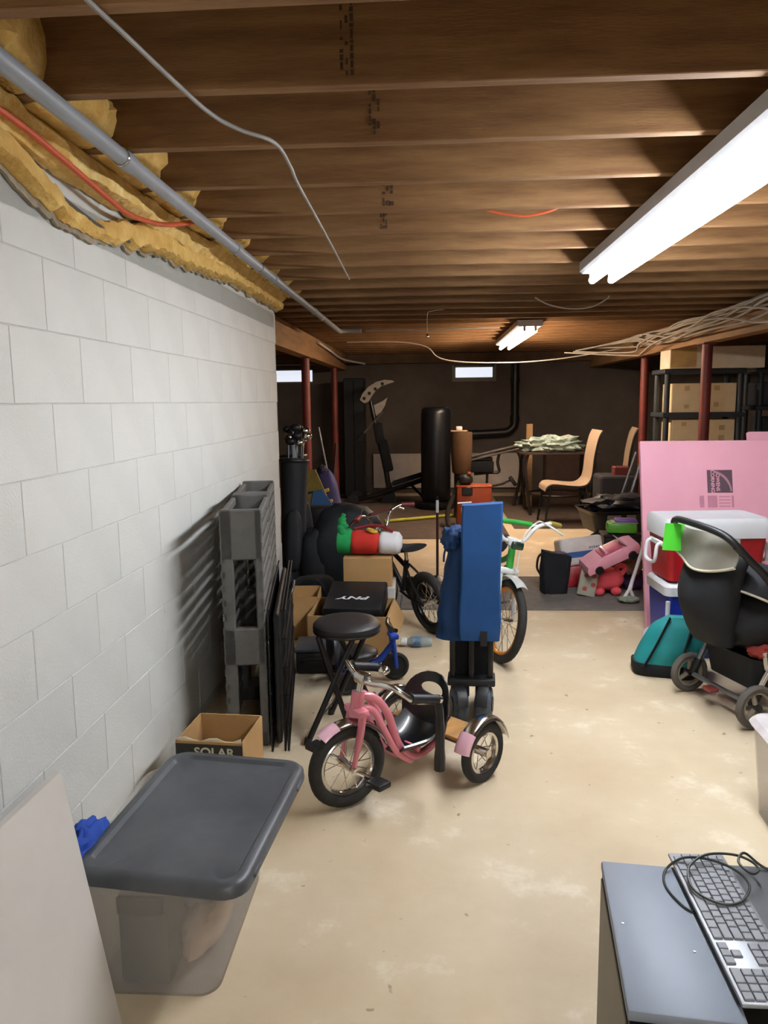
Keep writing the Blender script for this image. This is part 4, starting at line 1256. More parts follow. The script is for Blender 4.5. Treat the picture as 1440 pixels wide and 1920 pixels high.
# x small = nearest row of the layout (space-bar row), numpad at the far end
def rowkeys(r, spans):
    for u0, u1 in spans:
        key(u0, u1, rows[r], rows[r] + (rh if r < 5 else 0.0125))
numoff = 0.0
rowkeys(0, [(0, 1), (1, 2), (2, 4)] + [(4.5, 5.5), (5.5, 6.5), (6.5, 7.5)] + [(8, 9.5), (9.5, 10.75), (10.75, 12), (12, 18), (18, 19.25), (19.25, 20.5), (20.5, 22)])
rowkeys(1, [(0, 1), (1, 2), (2, 3), (3, 4), (5.5, 6.5)] + [(8, 10.25)] + [(10.25 + k, 11.25 + k) for k in range(10)] + [(20.25, 22.5)])
rowkeys(2, [(0, 1), (1, 2), (2, 3), (3, 4)] + [(8, 9.75)] + [(9.75 + k, 10.75 + k) for k in range(11)] + [(20.75, 22.5)])
rowkeys(3, [(0, 1), (1, 2), (2, 3), (3, 4), (4.5, 5.5), (5.5, 6.5), (6.5, 7.5)] + [(8, 9)] + [(9 + k, 10 + k) for k in range(12)] + [(21, 22.5)])
rowkeys(4, [(0, 1), (1, 2), (2, 3), (3, 4), (4.5, 5.5), (5.5, 6.5), (6.5, 7.5)] + [(8, 9.5)] + [(9.5 + k, 10.5 + k) for k in range(13)])
rowkeys(5, [(0, 1), (1, 2), (2, 3), (3, 4), (4.5, 5.5), (5.5, 6.5), (6.5, 7.5)] + [(8 + k * 1.03, 9 + k * 1.03) for k in range(14)])
MOUSEC = mat('grey_green_cord', '#37403a', 0.5)
Z = 0.462
tag(MB().tube([(0.555, 1.44, 0.4415), (0.515, 1.43, 0.4415), (0.494, 1.47, 0.4415), (0.488, 1.52, 0.4415), (0.505, 1.565, 0.445), (0.545, 1.575, Z + 0.004), (0.60, 1.565, Z + 0.006), (0.64, 1.53, Z + 0.004), (0.645, 1.48, Z + 0.004), (0.61, 1.435, Z), (0.565, 1.43, Z), (0.53, 1.47, Z + 0.002), (0.54, 1.53, Z + 0.01), (0.59, 1.575, Z + 0.012), (0.65, 1.585, Z + 0.008),
               (0.685, 1.575, Z), (0.69, 1.545, Z), (0.665, 1.52, Z + 0.006), (0.65, 1.55, Z + 0.012), (0.68, 1.595, Z + 0.006), (0.72, 1.585, 0.4405), (0.78, 1.56, 0.43)], 0.0028, 7, n=6).build('coiled_cord', MOUSEC),
    'dark cord coiled in loops on top of the keyboard', 'cord')

# clear bin at the right edge
t = thing('storage_bin', 'clear plastic bin cut off by the right edge of the photo', 'bin', (1.315, 2.3, 0), R(-4))
shell(0.37, 0.3, 0.42, 0.35, 0.32, 0.04).build('body', MILKY, t, angle=50)
MB().loft([rrect(-0.22, 0.22, -0.01, 0.36, 0.05, 0.315), rrect(-0.225, 0.225, -0.015, 0.365, 0.05, 0.325), rrect(-0.21, 0.21, 0.0, 0.35, 0.045, 0.345), rrect(-0.15, 0.15, 0.05, 0.3, 0.03, 0.345)]).build('lid', mat('pale_lid', '#cfc8c9', 0.4), t, angle=50)

# ------------------------------------------------------------------ stroller
GREYC = mat('stroller_grey', '#8b887d', 0.85, var=0.08, bump=0.1, bscale=200)
SBLACK = mat('stroller_black', '#14161b', 0.8, var=0.2, scale=5, bump=0.12, bscale=180)
PIPING = mat('cream_piping', '#c9c1ac', 0.7)
TYREG = mat('stroller_tyre', '#5a554f', 0.8, var=0.12)
BEIGEW = mat('wheel_beige', '#8d8376', 0.55, var=0.08)
t = thing('stroller', 'black and grey folding baby stroller at the right edge', 'stroller', (1.355, 3.54, 0), R(17.5))
for i, (x, y) in enumerate(((0, 0.235), (0, -0.235), (0.72, 0.2), (0.72, -0.2))):
    w_ = MB().torus((x, y, 0.1), (0, 1, 0), 0.084, 0.016, 30, 10, flat=1.2).build('wheel', TYREG, t)
    mb = MB()
    mb.torus((x, y, 0.1), (0, 1, 0), 0.066, 0.007, 28, 8, flat=1.8)
    for k in range(3):
        a = R(90 + 120 * k + 17 * i)
        mb.tube([(x + math.cos(a) * 0.015, y, 0.1 + math.sin(a) * 0.015), (x + math.cos(a) * 0.066, y, 0.1 + math.sin(a) * 0.066)], [0.012, 0.009], 8)
    mb.build('rim', BEIGEW, w_)
    MB().cyl((x, y - 0.022, 0.1), (x, y + 0.022, 0.1), 0.017, seg=12).build('hub', BLACK, w_)
MB().cyl((0, -0.2, 0.1), (0, 0.2, 0.1), 0.012, seg=10).build('rear_axle', STEEL, t)
MB().rbox((-0.03, 0.03, 0.09), (0.05, 0.06, 0.02), 0.006, 2).build('brake_pedal', mat('brake_red', '#8c3c38', 0.5), t)
for s in (1, -1):
    MB().tube([(0.0, 0.21 * s, 0.11), (0.06, 0.21 * s, 0.22), (0.14, 0.21 * s, 0.36)], 0.013, 10).build('rear_leg', CHROME if s < 0 else STEEL, t)
    MB().tube([(0.0, 0.21 * s, 0.1), (0.035, 0.21 * s, 0.17)], 0.02, 10).build('leg_sleeve', BLACK, t)
    MB().tube([(-0.13, 0.21 * s, 0.82), (0.0, 0.22 * s, 0.70), (0.14, 0.22 * s, 0.55), (0.42, 0.21 * s, 0.34), (0.72, 0.19 * s, 0.11)], 0.012, 10, n=4).build('side_rail', BLACKMETAL, t)
MB().tube([(-0.08, 0.215, 0.78), (-0.13, 0.21, 0.84), (-0.155, 0.18, 0.88), (-0.165, 0.1, 0.89), (-0.165, -0.08, 0.88), (-0.15, -0.17, 0.86), (-0.12, -0.21, 0.82), (-0.05, -0.22, 0.75), (0.03, -0.22, 0.68)], 0.0165, 10, n=6).build('handle', BLACK, t)
# seat and hood fabric
mb = MB()
rr = []
for k in range(16):
    f = k / 15
    z = 0.33 + 0.42 * f
    cx = -0.035 - 0.05 * math.sin(f * math.pi * 0.9) + 0.03 * f
    wx = 0.045 + 0.065 * math.sin(math.pi * min(1, f * 0.9 + 0.08))
    wy = 0.13 + 0.07 * f
    rr.append([(cx + math.cos(a) * wx * (1 + 0.12 * noise.noise(Vector((math.cos(a) * 2, math.sin(a) * 2, z * 8)))), 0.03 + math.sin(a) * wy, z) for a in [2 * math.pi * i / 30 for i in range(30)]])
mb.loft(rr).build('seat_back_pouch', SBLACK, t, angle=60)
MB().blob((0.2, 0, 0.44), (0.24, 0.205, 0.16), 0.16, 2.2, 3).build('seat', SBLACK, t, angle=60)
def hood(u, v):
    th = R(-8) + R(130) * u
    ph = (v - 0.5) * math.pi * 0.98
    return (0.13 - math.cos(th) * 0.2 * math.cos(ph) ** 0.5, math.sin(ph) * 0.215, 0.52 + math.sin(th) * 0.17 * math.cos(ph) ** 0.4)
MB().sheet(lambda u, v: hood(0.28 + 0.72 * u, v), 16, 16, 0.006).build('hood', SBLACK, t, angle=70)
# grey rear panel between handle and pouch
def rearp(u, v):
    y = -0.205 + 0.41 * v
    z = 0.725 + 0.125 * u - 0.045 * (1 - u) * math.cos((v - 0.5) * math.pi)
    x = -0.125 - 0.03 * math.cos((v - 0.5) * math.pi) + 0.03 * u + 0.01 * math.sin(9 * v + 4 * u)
    return (x, y, z)
MB().sheet(rearp, 8, 18, 0.006).build('rear_panel', GREYC, t, angle=70)
MB().tube([rearp(0, k / 18) for k in range(19)], 0.007, 8).build('piping', PIPING, t)
MB().tube([hood(0.3, k / 16) for k in range(17)], 0.006, 8).build('hood_piping', PIPING, t)
# basket
mb = MB()
mb.loft([rrect(0.05, 0.5, -0.17, 0.17, 0.05, 0.14), rrect(0.03, 0.54, -0.19, 0.19, 0.05, 0.27), rrect(0.02, 0.55, -0.195, 0.195, 0.05, 0.29), rrect(0.03, 0.54, -0.185, 0.185, 0.045, 0.29), rrect(0.06, 0.49, -0.165, 0.165, 0.04, 0.15)])
mb.build('basket', SBLACK, t, angle=50)
MB().tube([(0.06, -0.2, 0.33), (0.08, -0.205, 0.24), (0.17, -0.2, 0.205), (0.3, -0.2, 0.22), (0.36, -0.205, 0.29)], 0.009, 8, n=5).build('basket_piping', PIPING, t)
tag(MB().blob((0, 0, 0), (0.08, 0.06, 0.035), 0.25, 3, 2).build('red_cloth', mat('dark_red_cloth', '#8a2c22', 0.9), loc=(1.50, 3.42, 0.32)), 'dark red cloth stuffed in the stroller basket', 'cloth')
t = thing('tag', 'neon green paper tag hanging from the stroller handle', 'tag', (1.15, 3.655, 0.865), R(10))
NEON = mat('neon_paper', '#55e03a', 0.7, var=0.05)
MB().rbox((0.0, 0, -0.065), (0.095, 0.003, 0.13), 0.001, 1, Matrix.Rotation(R(5), 4, 'Y')).build('paper', NEON, t, smooth=False)
MB().tube([(0.0, 0, 0.0), (0.01, 0.005, 0.03), (0.02, 0.01, 0.02)], 0.004, 6, n=4).build('loop', NEON, t)

# teal bag on the floor
TEAL = mat('teal_nylon', '#0e8a8c', 0.7, var=0.12, scale=6, bump=0.15, bscale=160)
t = thing('duffel_bag', 'teal bag with black straps and base on the floor beside the stroller', 'bag', (1.25, 4.02, 0), R(-18))
rr, rb = [], []
for k in range(16):
    f = k / 15
    z = 0.045 + 0.27 * f
    wx = (0.165 + 0.02 * math.sin(f * 3.1) - 0.035 * f) * (1 - 0.35 * (max(0, f - 0.7) / 0.3) ** 2)
    wy = (0.1 + 0.03 * math.sin(f * 3.1) - 0.06 * f) * (1 if f < 0.9 else 0.7)
    sh = 0.085 * f
    ring = []
    for i in range(32):
        a = 2 * math.pi * i / 32
        ca_, sa_ = math.cos(a), math.sin(a)
        q = 1 + 0.13 * noise.noise(Vector((ca_ * 1.6, sa_ * 1.6, z * 8)))
        ring.append((sh + math.copysign(abs(ca_) ** 0.6, ca_) * wx * q, math.copysign(abs(sa_) ** 0.75, sa_) * wy * q, z))
    rr.append(ring)
MB().loft(rr).build('body', TEAL, t, angle=60)
MB().loft([[(p[0] * s_, p[1] * s_, z) for p in rr[0]] for s_, z in ((0.9, 0.0), (1.02, 0.02), (1.03, 0.07), (1.0, 0.072))]).build('base', BLACKCLOTH, t, angle=60)
for x in (-0.105, 0.06):
    pts = []
    for k in range(8):
        f = k / 7
        z = 0.06 + 0.255 * f
        wy = 0.106 + 0.034 * math.sin(f * 3.1) - 0.06 * f
        pts.append((x * (1 - 0.3 * f) + 0.085 * f, -wy, z))
    MB().tube(pts, 0.017, 6, n=3, flat=0.3).build('strap', BLACKCLOTH, t)

# ------------------------------------------------------------------ coolers
def cooler(name, label, loc, rz, w, d, hb, hl, mb_, ml, wheels=False):
    t = thing(name, label, 'cooler', loc, rz, group='picnic coolers')
    MB().loft([rrect(-w / 2 + 0.02, w / 2 - 0.02, 0.02, d - 0.02, 0.03, 0.0), rrect(-w / 2, w / 2, 0, d, 0.035, hb)]).build('body', mb_, t, angle=50)
    MB().loft([rrect(-w / 2 - 0.012, w / 2 + 0.012, -0.012, d + 0.012, 0.04, hb - 0.004), rrect(-w / 2 - 0.014, w / 2 + 0.014, -0.014, d + 0.014, 0.04, hb + hl * 0.75),
               rrect(-w / 2, w / 2, 0.0, d, 0.035, hb + hl), rrect(-w / 2 + 0.03, w / 2 - 0.03, 0.03, d - 0.03, 0.03, hb + hl), rrect(-w / 2 + 0.04, w / 2 - 0.04, 0.04, d - 0.04, 0.03, hb + hl - 0.008)]).build('lid', ml, t, angle=40)
    return t
RED = mat('cooler_red', '#a5141e', 0.4, var=0.06)
CWHITE = mat('cooler_white', '#cfd1d4', 0.4, var=0.03)
CBLUE = mat('cooler_blue', '#1d2f9c', 0.4, var=0.08)
t = cooler('cooler', 'blue wheeled cooler with white lid under the red cooler', (1.555, 4.24, 0), R(3), 0.5, 0.33, 0.37, 0.06, CBLUE, CWHITE)
for k in range(5):
    MB().rbox((0.0, -0.0, 0.05 + 0.028 * k), (0.42, 0.012, 0.012), 0.004, 1).build('rib', CBLUE, t)
for y in (0.03, 0.3):
    w_ = MB().lathe([(0.02, -0.02), (0.055, -0.02), (0.06, -0.012), (0.06, 0.012), (0.055, 0.02), (0.02, 0.02)], (-0.235, y - 0.05, 0.06), (0, 1, 0), 22).build('wheel', WHITEP, t)
    MB().cyl((-0.235, y - 0.078, 0.06), (-0.235, y - 0.02, 0.06), 0.02, seg=12).build('hub', mat('cream_hub', '#b9ab98', 0.6), w_)
MB().tube([(-0.245, -0.015, 0.12), (-0.25, -0.015, 0.22), (-0.25, -0.015, 0.34)], 0.013, 8).build('handle', WHITEP, t)
MB().box((-0.12, 0.003, 0.2), (0.08, 0.002, 0.1)).build('sticker', mat('sticker_blue', '#7aa6cc', 0.5, col2='#d8dfe6', scale=20), t, smooth=False)
t = cooler('cooler', 'red cooler with white lid and handle in front of the pink board', (1.575, 4.245, 0.445), R(4), 0.55, 0.33, 0.245, 0.105, RED, CWHITE)
MB().tube([(-0.28, 0.09, 0.2), (-0.305, 0.09, 0.19), (-0.315, 0.1, 0.1), (-0.315, 0.23, 0.1), (-0.305, 0.24, 0.19), (-0.28, 0.24, 0.2)], 0.011, 8, n=4).build('handle', WHITEP, t)
MB().rbox((-0.278, 0.165, 0.2), (0.02, 0.2, 0.03), 0.006, 1).build('handle_mount', WHITEP, t)
MB().tube([(0.28, 0.09, 0.2), (0.305, 0.09, 0.19), (0.315, 0.1, 0.1), (0.315, 0.23, 0.1), (0.305, 0.24, 0.19), (0.28, 0.24, 0.2)], 0.011, 8, n=4).build('handle', WHITEP, t)

# ------------------------------------------------------------------ pink foam boards
PFOAM = mat('pink_foam', '#e3a3b4', 0.75, var=0.04, scale=2.0)
PINKP = mat('print_dark', '#5b4650', 0.7, var=0.1)
PINKL2 = mat('print_faint', '#c07f93', 0.75, var=0.08)
t = thing('foam_board', 'large pink foam insulation board with a dark printed logo square', 'board', (1.335, 4.70, 0), 0, rot=(R(-14.5), 0, 0))
MB().rbox((1.22, 0.019, 0.61), (2.44, 0.038, 1.22), 0.002, 1).build('sheet', PFOAM, t, smooth=False)
MB().box((0.485, -0.0006, 0.958), (0.155, 0.001, 0.145)).build('logo_square', PINKP, t, smooth=False)
text('lettering', 'CORNING', 0.031, PFOAM, t, (0.44, -0.0016, 0.958), (R(90), R(90), 0), 0.0004, 0.0005)
text('lettering', 'OWENS', 0.031, PFOAM, t, (0.472, -0.0016, 0.952), (R(90), R(90), 0), 0.0004, 0.0005)
arc = []
for k in range(13):
    th = R(2 + 82 * k / 12)
    arc.append((0.435 + 0.123 * math.cos(th), 0.89 + 0.137 * math.sin(th)))
for k in range(12, -1, -1):
    th = R(2 + 82 * k / 12)
    arc.append((0.435 + 0.113 * math.cos(th), 0.89 + (0.105 + 0.02 * k / 12) * math.sin(th)))
MB().prism(arc, 0.001, Matrix(((1, 0, 0, 0), (0, 0, -1, -0.0012), (0, 1, 0, 0), (0, 0, 0, 1)))).build('logo_arc', mat('print_arc', '#b07c8c', 0.7), t, smooth=False)
mb = MB()
mb.box((0.37, -0.0006, 0.83), (0.028, 0.001, 0.075))
mb.box((0.435, -0.0006, 0.83), (0.058, 0.001, 0.075))
for k in range(4):
    mb.box((0.51, -0.0006, 0.80 + 0.02 * k), (0.07, 0.001, 0.006))
mb.box((0.56, -0.0006, 0.83), (0.012, 0.001, 0.075))
mb.build('small_print', PINKL2, t, smooth=False)
t = thing('foam_board', 'second pink foam board just showing above the first at the right edge', 'board', (2.05, 4.80, 0), 0, rot=(R(-14.5), 0, 0))
MB().rbox((0.6, 0.019, 0.635), (1.2, 0.038, 1.27), 0.002, 1).build('sheet', PFOAM, t, smooth=False)

# ------------------------------------------------------------------ toys on the grey mat
MZ = 0.008
t = thing('tote_bag', 'black tote bag standing at the left of the toy heap', 'bag', (0.93, 5.75, MZ), R(6))
rr = []
for k in range(12):
    f = k / 11
    z = 0.3 * f
    wx = 0.1 + 0.012 * f
    wy = 0.075 - 0.035 * f
    rr.append([(math.copysign(abs(math.cos(a)) ** 0.5, math.cos(a)) * wx * (1 + 0.16 * noise.noise(Vector((math.cos(a) * 2, math.sin(a) * 2, z * 9 + 5)))) + 0.015 * f, math.copysign(abs(math.sin(a)) ** 0.6, math.sin(a)) * wy * (1 + 0.4 * noise.noise(Vector((math.cos(a) * 3, math.sin(a) * 3, z * 14)))), z + (0.03 * f * math.cos(a) * -1)) for a in [2 * math.pi * i / 28 for i in range(28)]])
MB().loft(rr).build('body', BLACKCLOTH, t, angle=60)
MB().blob((0.02, 0, 0.295), (0.07, 0.025, 0.018), 0.2, 3, 1).build('lining', mat('mauve_lining', '#6d5b70', 0.9), t)
MB().tube([(-0.09, -0.03, 0.31), (-0.13, -0.04, 0.28), (-0.14, -0.04, 0.2), (-0.115, -0.04, 0.15)], 0.009, 8, n=5).build('handle', BLACKCLOTH, t)
t = thing('lunch_cooler', 'white cooler box with a blue stripe and red base lying among the toys', 'cooler', (1.21, 5.92, MZ), R(5), rot=(R(-12), R(-6), R(6)))
MB().rbox((0, 0.08, 0.09), (0.32, 0.2, 0.16), 0.015, 2).build('base', RED, t)
MB().rbox((0, 0.08, 0.28), (0.335, 0.215, 0.22), 0.025, 3).build('upper', mat('cream_white', '#e6e0da', 0.5), t)
MB().box((0.005, -0.0285, 0.255), (0.29, 0.002, 0.045)).build('stripe', mat('stripe_blue', '#2c5f9e', 0.5), t, smooth=False)
mb = MB()
for k in range(5):
    mb.box((0.06 + 0.018 * k, -0.0285, 0.3), (0.011, 0.002, 0.014))
mb.build('small_print', mat('print_blue', '#6d86a8', 0.5), t, smooth=False)
# pink toy car, tilted on the heap
CARP = mat('toy_car_pink', '#e3a0b0', 0.3, var=0.05, coat=0.4)
t = thing('toy_car', 'pink toy convertible car tilted on top of the toy heap', 'toy car', (1.325, 5.62, 0.27), 0, rot=(R(14), R(-24), R(8)))
prof = [(-0.21, 0.02), (-0.215, 0.05), (-0.2, 0.085), (-0.09, 0.105), (-0.06, 0.108), (0.12, 0.108), (0.16, 0.105), (0.205, 0.09), (0.21, 0.05), (0.2, 0.02)]
rr = []
for k, y in enumerate((-0.085, -0.08, -0.05, 0.05, 0.08, 0.085)):
    e = 0.93 if k in (0, 5) else 1.0
    rr.append([(x * (0.97 if k in (0, 5) else 1), y, 0.02 + (z - 0.02) * e) for x, z in prof])
MB().loft(rr).build('body', CARP, t, angle=40)
MB().rbox((0.01, 0, 0.109), (0.17, 0.125, 0.012), 0.005, 2).build('cockpit', mat('cockpit_pink', '#c2566f', 0.5), t)
MB().sheet(lambda u, v: (0.125 - 0.035 * u, -0.07 + 0.14 * v, 0.108 + 0.05 * u), 3, 6, 0.004).build('windshield', mat('windshield', '#d6b8c4', 0.2), t)
MB().rbox((-0.03, 0, 0.12), (0.03, 0.11, 0.025), 0.008, 2).build('seat', CARP, t)
for x in (-0.13, 0.135):
    for y in (-0.085, 0.085):
        w_ = MB().lathe([(0.01, -0.012), (0.03, -0.012), (0.033, 0), (0.03, 0.012), (0.01, 0.012)], (x, y, 0.03), (0, 1, 0), 18).build('wheel', BLACK, t)
# coral plush dog shaped bag
CORAL = mat('coral_plush', '#e4565e', 0.9, var=0.08, bump=0.2, bscale=90)
t = thing('plush_bag', 'coral pink animal shaped plush with stubby feet in the toy heap', 'toy', (1.31, 5.70, MZ), R(5))
MB().blob((0, 0, 0.115), (0.125, 0.085, 0.085), 0.06, 2, 2, p=0.85).build('body', CORAL, t, angle=60)
for x in (-0.07, 0.055):
    for y in (-0.06, 0.06):
        MB().blob((x, y, 0.032), (0.04, 0.032, 0.034), 0.04, 2, 1, zmin=0.0).build('foot', CORAL, t, angle=60)
MB().tube([(0.1, -0.03, 0.15), (0.13, -0.03, 0.2), (0.1, -0.03, 0.22), (0.05, -0.04, 0.2)], 0.018, 8, n=4).build('tail', CORAL, t)
t = thing('gift_box', 'small white box with red dots between the black tote and the coral plush', 'box', (1.135, 5.60, MZ), R(-12), rot=(0, R(10), R(-12)))
GB = mat('grey_white_card', '#a9a596', 0.7)
MB().rbox((0, 0.03, 0.105), (0.13, 0.06, 0.2), 0.006, 1).build('body', GB, t, smooth=False)
for (x, z) in ((-0.02, 0.16), (0.035, 0.165), (-0.015, 0.06), (0.04, 0.1)):
    MB().lathe([(0.004, -0.001), (0.017, 0.0), (0.004, 0.0015)], (x, -0.0005, z), (0, -1, 0), 12).build('dot', mat('dot_red', '#b04a3c', 0.7), t)
# green and purple toy
t = thing('toy_case', 'bright green toy case with a purple lid beside the pink board', 'toy', (1.50, 6.05, 0.40), R(-8))
MB().rbox((0, 0.06, 0.045), (0.23, 0.16, 0.085), 0.02, 2).build('case', mat('lime_plastic', '#55a52c', 0.45), t)
MB().rbox((0.03, 0.06, 0.098), (0.17, 0.14, 0.03), 0.012, 2).build('lid', mat('purple_plastic', '#6a4596', 0.45), t)
MB().rbox((0.02, 0.06, 0.087), (0.2, 0.15, 0.008), 0.003, 1).build('seam', mat('lime_pale', '#a8bd8a', 0.5), t)
t = thing('storage_crate', 'dark crate under the green toy case', 'crate', (1.50, 6.03, 0), R(-4))
MB().rbox((0, 0.1, 0.2), (0.28, 0.22, 0.395), 0.01, 1).build('body', BLACK, t, smooth=False)
MB().rbox((0, 0.1, 0.385), (0.3, 0.24, 0.02), 0.005, 1).build('rim', BLACK, t, smooth=False)
# purple cloth and small plush
tag(MB().blob((0, 0, 0.09), (0.09, 0.06, 0.09), 0.25, 3, 5, zmin=0).build('purple_cloth', mat('purple_cloth', '#4a3360', 0.9, var=0.2), loc=(1.53, 5.82, MZ)), 'purple cloth at the right end of the toy heap', 'cloth')
tag(MB().blob((0, 0, 0), (0.08, 0.05, 0.07), 0.25, 3, 8).build('tan_plush', mat('tan_plush', '#7c684f', 0.9, var=0.2), loc=(1.50, 5.72, 0.22)), 'brown plush toy tucked under the pink car', 'toy')
# white toy mop
t = thing('toy_mop', 'white toy mop leaning against the pink board', 'toy', (1.405, 5.44, MZ), 0)
MB().tube([(0.01, 0, 0.09), (0.03, 0.02, 0.15), (0.11, 0.05, 0.40)], [0.016, 0.013, 0.0125], 10).build('handle', WHITEP, t)
mb = MB()
mb.tube([(0.01, 0, 0.1), (-0.02, 0, 0.05), (-0.025, 0, 0.03)], 0.012, 8)
mb.tube([(0.01, 0, 0.1), (0.035, 0, 0.05), (0.035, 0, 0.03)], 0.012, 8)
mb.build('yoke', WHITEP, t)
MB().blob((0.005, 0, 0.025), (0.075, 0.05, 0.026), 0.25, 3, 2, zmin=0).build('mop_head', mat('mop_grey', '#8f9188', 0.9, col2='#6e7a63', scale=20), t)

# ------------------------------------------------------------------ left background: golf bags, boards, big black bag
def golf_bag(label, loc, rx, m, seed, rot):
    t = thing('golf_bag', label, 'golf bag', loc, 0, group='golf bags', rot=rot)
    MB().lathe([(0.105, 0), (0.11, 0.02), (0.1, 0.3), (0.1, 0.6), (0.112, 0.84), (0.115, 0.86), (0.095, 0.865)], seg=22).build('body', m, t, angle=50)
    MB().torus((0, 0, 0.85), (0, 0, 1), 0.112, 0.012, 24, 8).build('cuff', BLACK, t)
    MB().blob((0.02, -0.105, 0.35), (0.07, 0.045, 0.2), 0.05, 2, seed, p=0.8).build('pocket', m, t, angle=60)
    t.scale = (0.95, 0.95, 1.2)
    rn = random.Random(seed)
    for k in range(7):
        a = rn.uniform(0, 6.28)
        rr_ = rn.uniform(0.02, 0.07)
        x, y, z = rr_ * math.cos(a), rr_ * math.sin(a), rn.uniform(0.96, 1.06)
        cl = MB().cyl((x, y, 0.8), (x * 1.2, y * 1.2, z), 0.006, seg=8).build('club', STEEL, t)
        MB().blob((x * 1.2 + 0.02, y * 1.2, z), (0.045, 0.03, 0.025), 0.05, 2, k, seg=12, rings=8).build('club_head', BLACK if k % 3 else CHROME, cl)
BAGM = mat('golf_black', '#1c2024', 0.7, var=0.12)
golf_bag('black golf bag standing right behind the end of the white wall', (-1.06, 5.72, 0), 0, BAGM, 1, (R(-2), R(2), 0))
golf_bag('black golf bag nearer the first red post', (-1.06, 6.2, 0), 0, mat('golf_navy', '#171c26', 0.7), 2, (R(-3), R(-2), R(30)))

t = thing('garbage_bag', 'big bulging black bag behind the carton with the decoration', 'bag', (-0.62, 5.75, 0))
MB().blob((0, 0, 0.34), (0.285, 0.22, 0.345), 0.10, 2.0, 4, p=0.85, zmin=0.0, seg=36, rings=22).build('body', mat('dark_nylon', '#1b2128', 0.6, var=0.12), t, angle=60)
MB().blob((-0.24, -0.06, 0.25), (0.13, 0.12, 0.26), 0.12, 2.2, 8, p=0.85, zmin=0.0).build('side_bulge', mat('dark_nylon', '#1b2128', 0.6), t, angle=60)
t = thing('black_duffel', 'black duffel bag on the floor left of the brown carton', 'bag', (-0.78, 4.98, 0))
MB().blob((0, 0, 0.15), (0.17, 0.13, 0.155), 0.08, 2, 5, p=0.75, zmin=0.0).build('body', BLACKCLOTH, t, angle=60)
MB().tube([(-0.1, -0.11, 0.2), (-0.05, -0.13, 0.3), (0.05, -0.13, 0.3), (0.1, -0.11, 0.2)], 0.012, 8, n=4).build('handle', BLACKCLOTH, t)
t = thing('speaker', 'black speaker with grey mesh oval behind the golf bags', 'speaker', (-0.955, 6.55, 0))
MB().rbox((0, 0, 0.28), (0.2, 0.2, 0.56), 0.02, 2).build('cabinet', BLACK, t)
MB().blob((0.06, -0.1, 0.36), (0.035, 0.012, 0.08), 0, seg=20, rings=12).build('mesh_cover', mat('grey_mesh', '#6e6a62', 0.8, col2='#3c3a36', scale=60), t)
t = thing('sled', 'blue plastic sled board leaning by the first red post', 'sled', (-0.93, 7.0, 0), 0, rot=(R(-14), R(-10), 0))
MB().prism([(-0.1, 0), (0.1, 0.0), (0.12, 0.4), (0.09, 0.52), (0.02, 0.66), (-0.06, 0.66), (-0.12, 0.5)], 0.03, Matrix(((1, 0, 0, 0), (0, 0, 1, 0), (0, 1, 0, 0), (0, 0, 0, 1)))).build('deck', mat('sled_blue', '#3c6ea8', 0.5, var=0.1), t, smooth=False)
MB().tube([(-0.11, -0.01, 0.05), (-0.125, -0.01, 0.4), (-0.06, -0.01, 0.65)], 0.012, 8, n=4).build('rail', mat('sled_blue_dark', '#2b4a78', 0.5), t)
t = thing('body_board', 'olive yellow foam board leaning behind the blue sled', 'board', (-1.12, 7.75, 0), 0, rot=(R(-12), R(-10), 0))
MB().prism([(-0.12, 0), (0.12, 0.0), (0.13, 0.5), (0.06, 0.78), (-0.06, 0.78), (-0.13, 0.5)], 0.04, Matrix(((1, 0, 0, 0), (0, 0, 1, 0), (0, 1, 0, 0), (0, 0, 0, 1)))).build('deck', mat('olive_foam', '#8a7f3a', 0.7, var=0.15), t, smooth=False)
MB().rbox((0, -0.002, 0.55), (0.2, 0.004, 0.02), 0.001, 1).build('stripe', BLACK, t, smooth=False)
t = thing('sport_bag', 'purple bag with yellow stripes beside the second red post', 'bag', (-1.02, 8.05, 0), 0, rot=(R(-6), R(-10), 0))
MB().blob((0.02, 0, 0.38), (0.115, 0.08, 0.38), 0.05, 2, 3, p=0.7, zmin=0.0).build('body', mat('purple_nylon', '#3d3a6e', 0.7, var=0.12), t, angle=60)
for z in (0.40, 0.52):
    MB().rbox((0.02, -0.084, z), (0.2, 0.02, 0.035), 0.006, 1, Matrix.Rotation(R(-8), 4, 'Y')).build('stripe', mat('yellow_webbing', '#c6a73a', 0.7), t)
MB().blob((0.0, 0.0, 0.72), (0.07, 0.06, 0.08), 0.25, 3, 4).build('top_fold', mat('purple_dark', '#26243f', 0.7), t)
tag(MB().tube([(-0.98, 8.2, 0.02), (-1.1, 8.3, 0.6), (-1.22, 8.4, 1.18)], 0.012, 8).build('metal_pole', STEEL), 'grey metal pole leaning between the two red posts', 'pole')
tag(MB().tube([(-1.2, 8.75, 0.02), (-1.12, 8.8, 0.5), (-1.08, 8.85, 0.98)], 0.02, 8).build('ski_pole', mat('dark_pole', '#4a2b2e', 0.5)), 'dark red pole leaning behind the purple bag', 'pole')

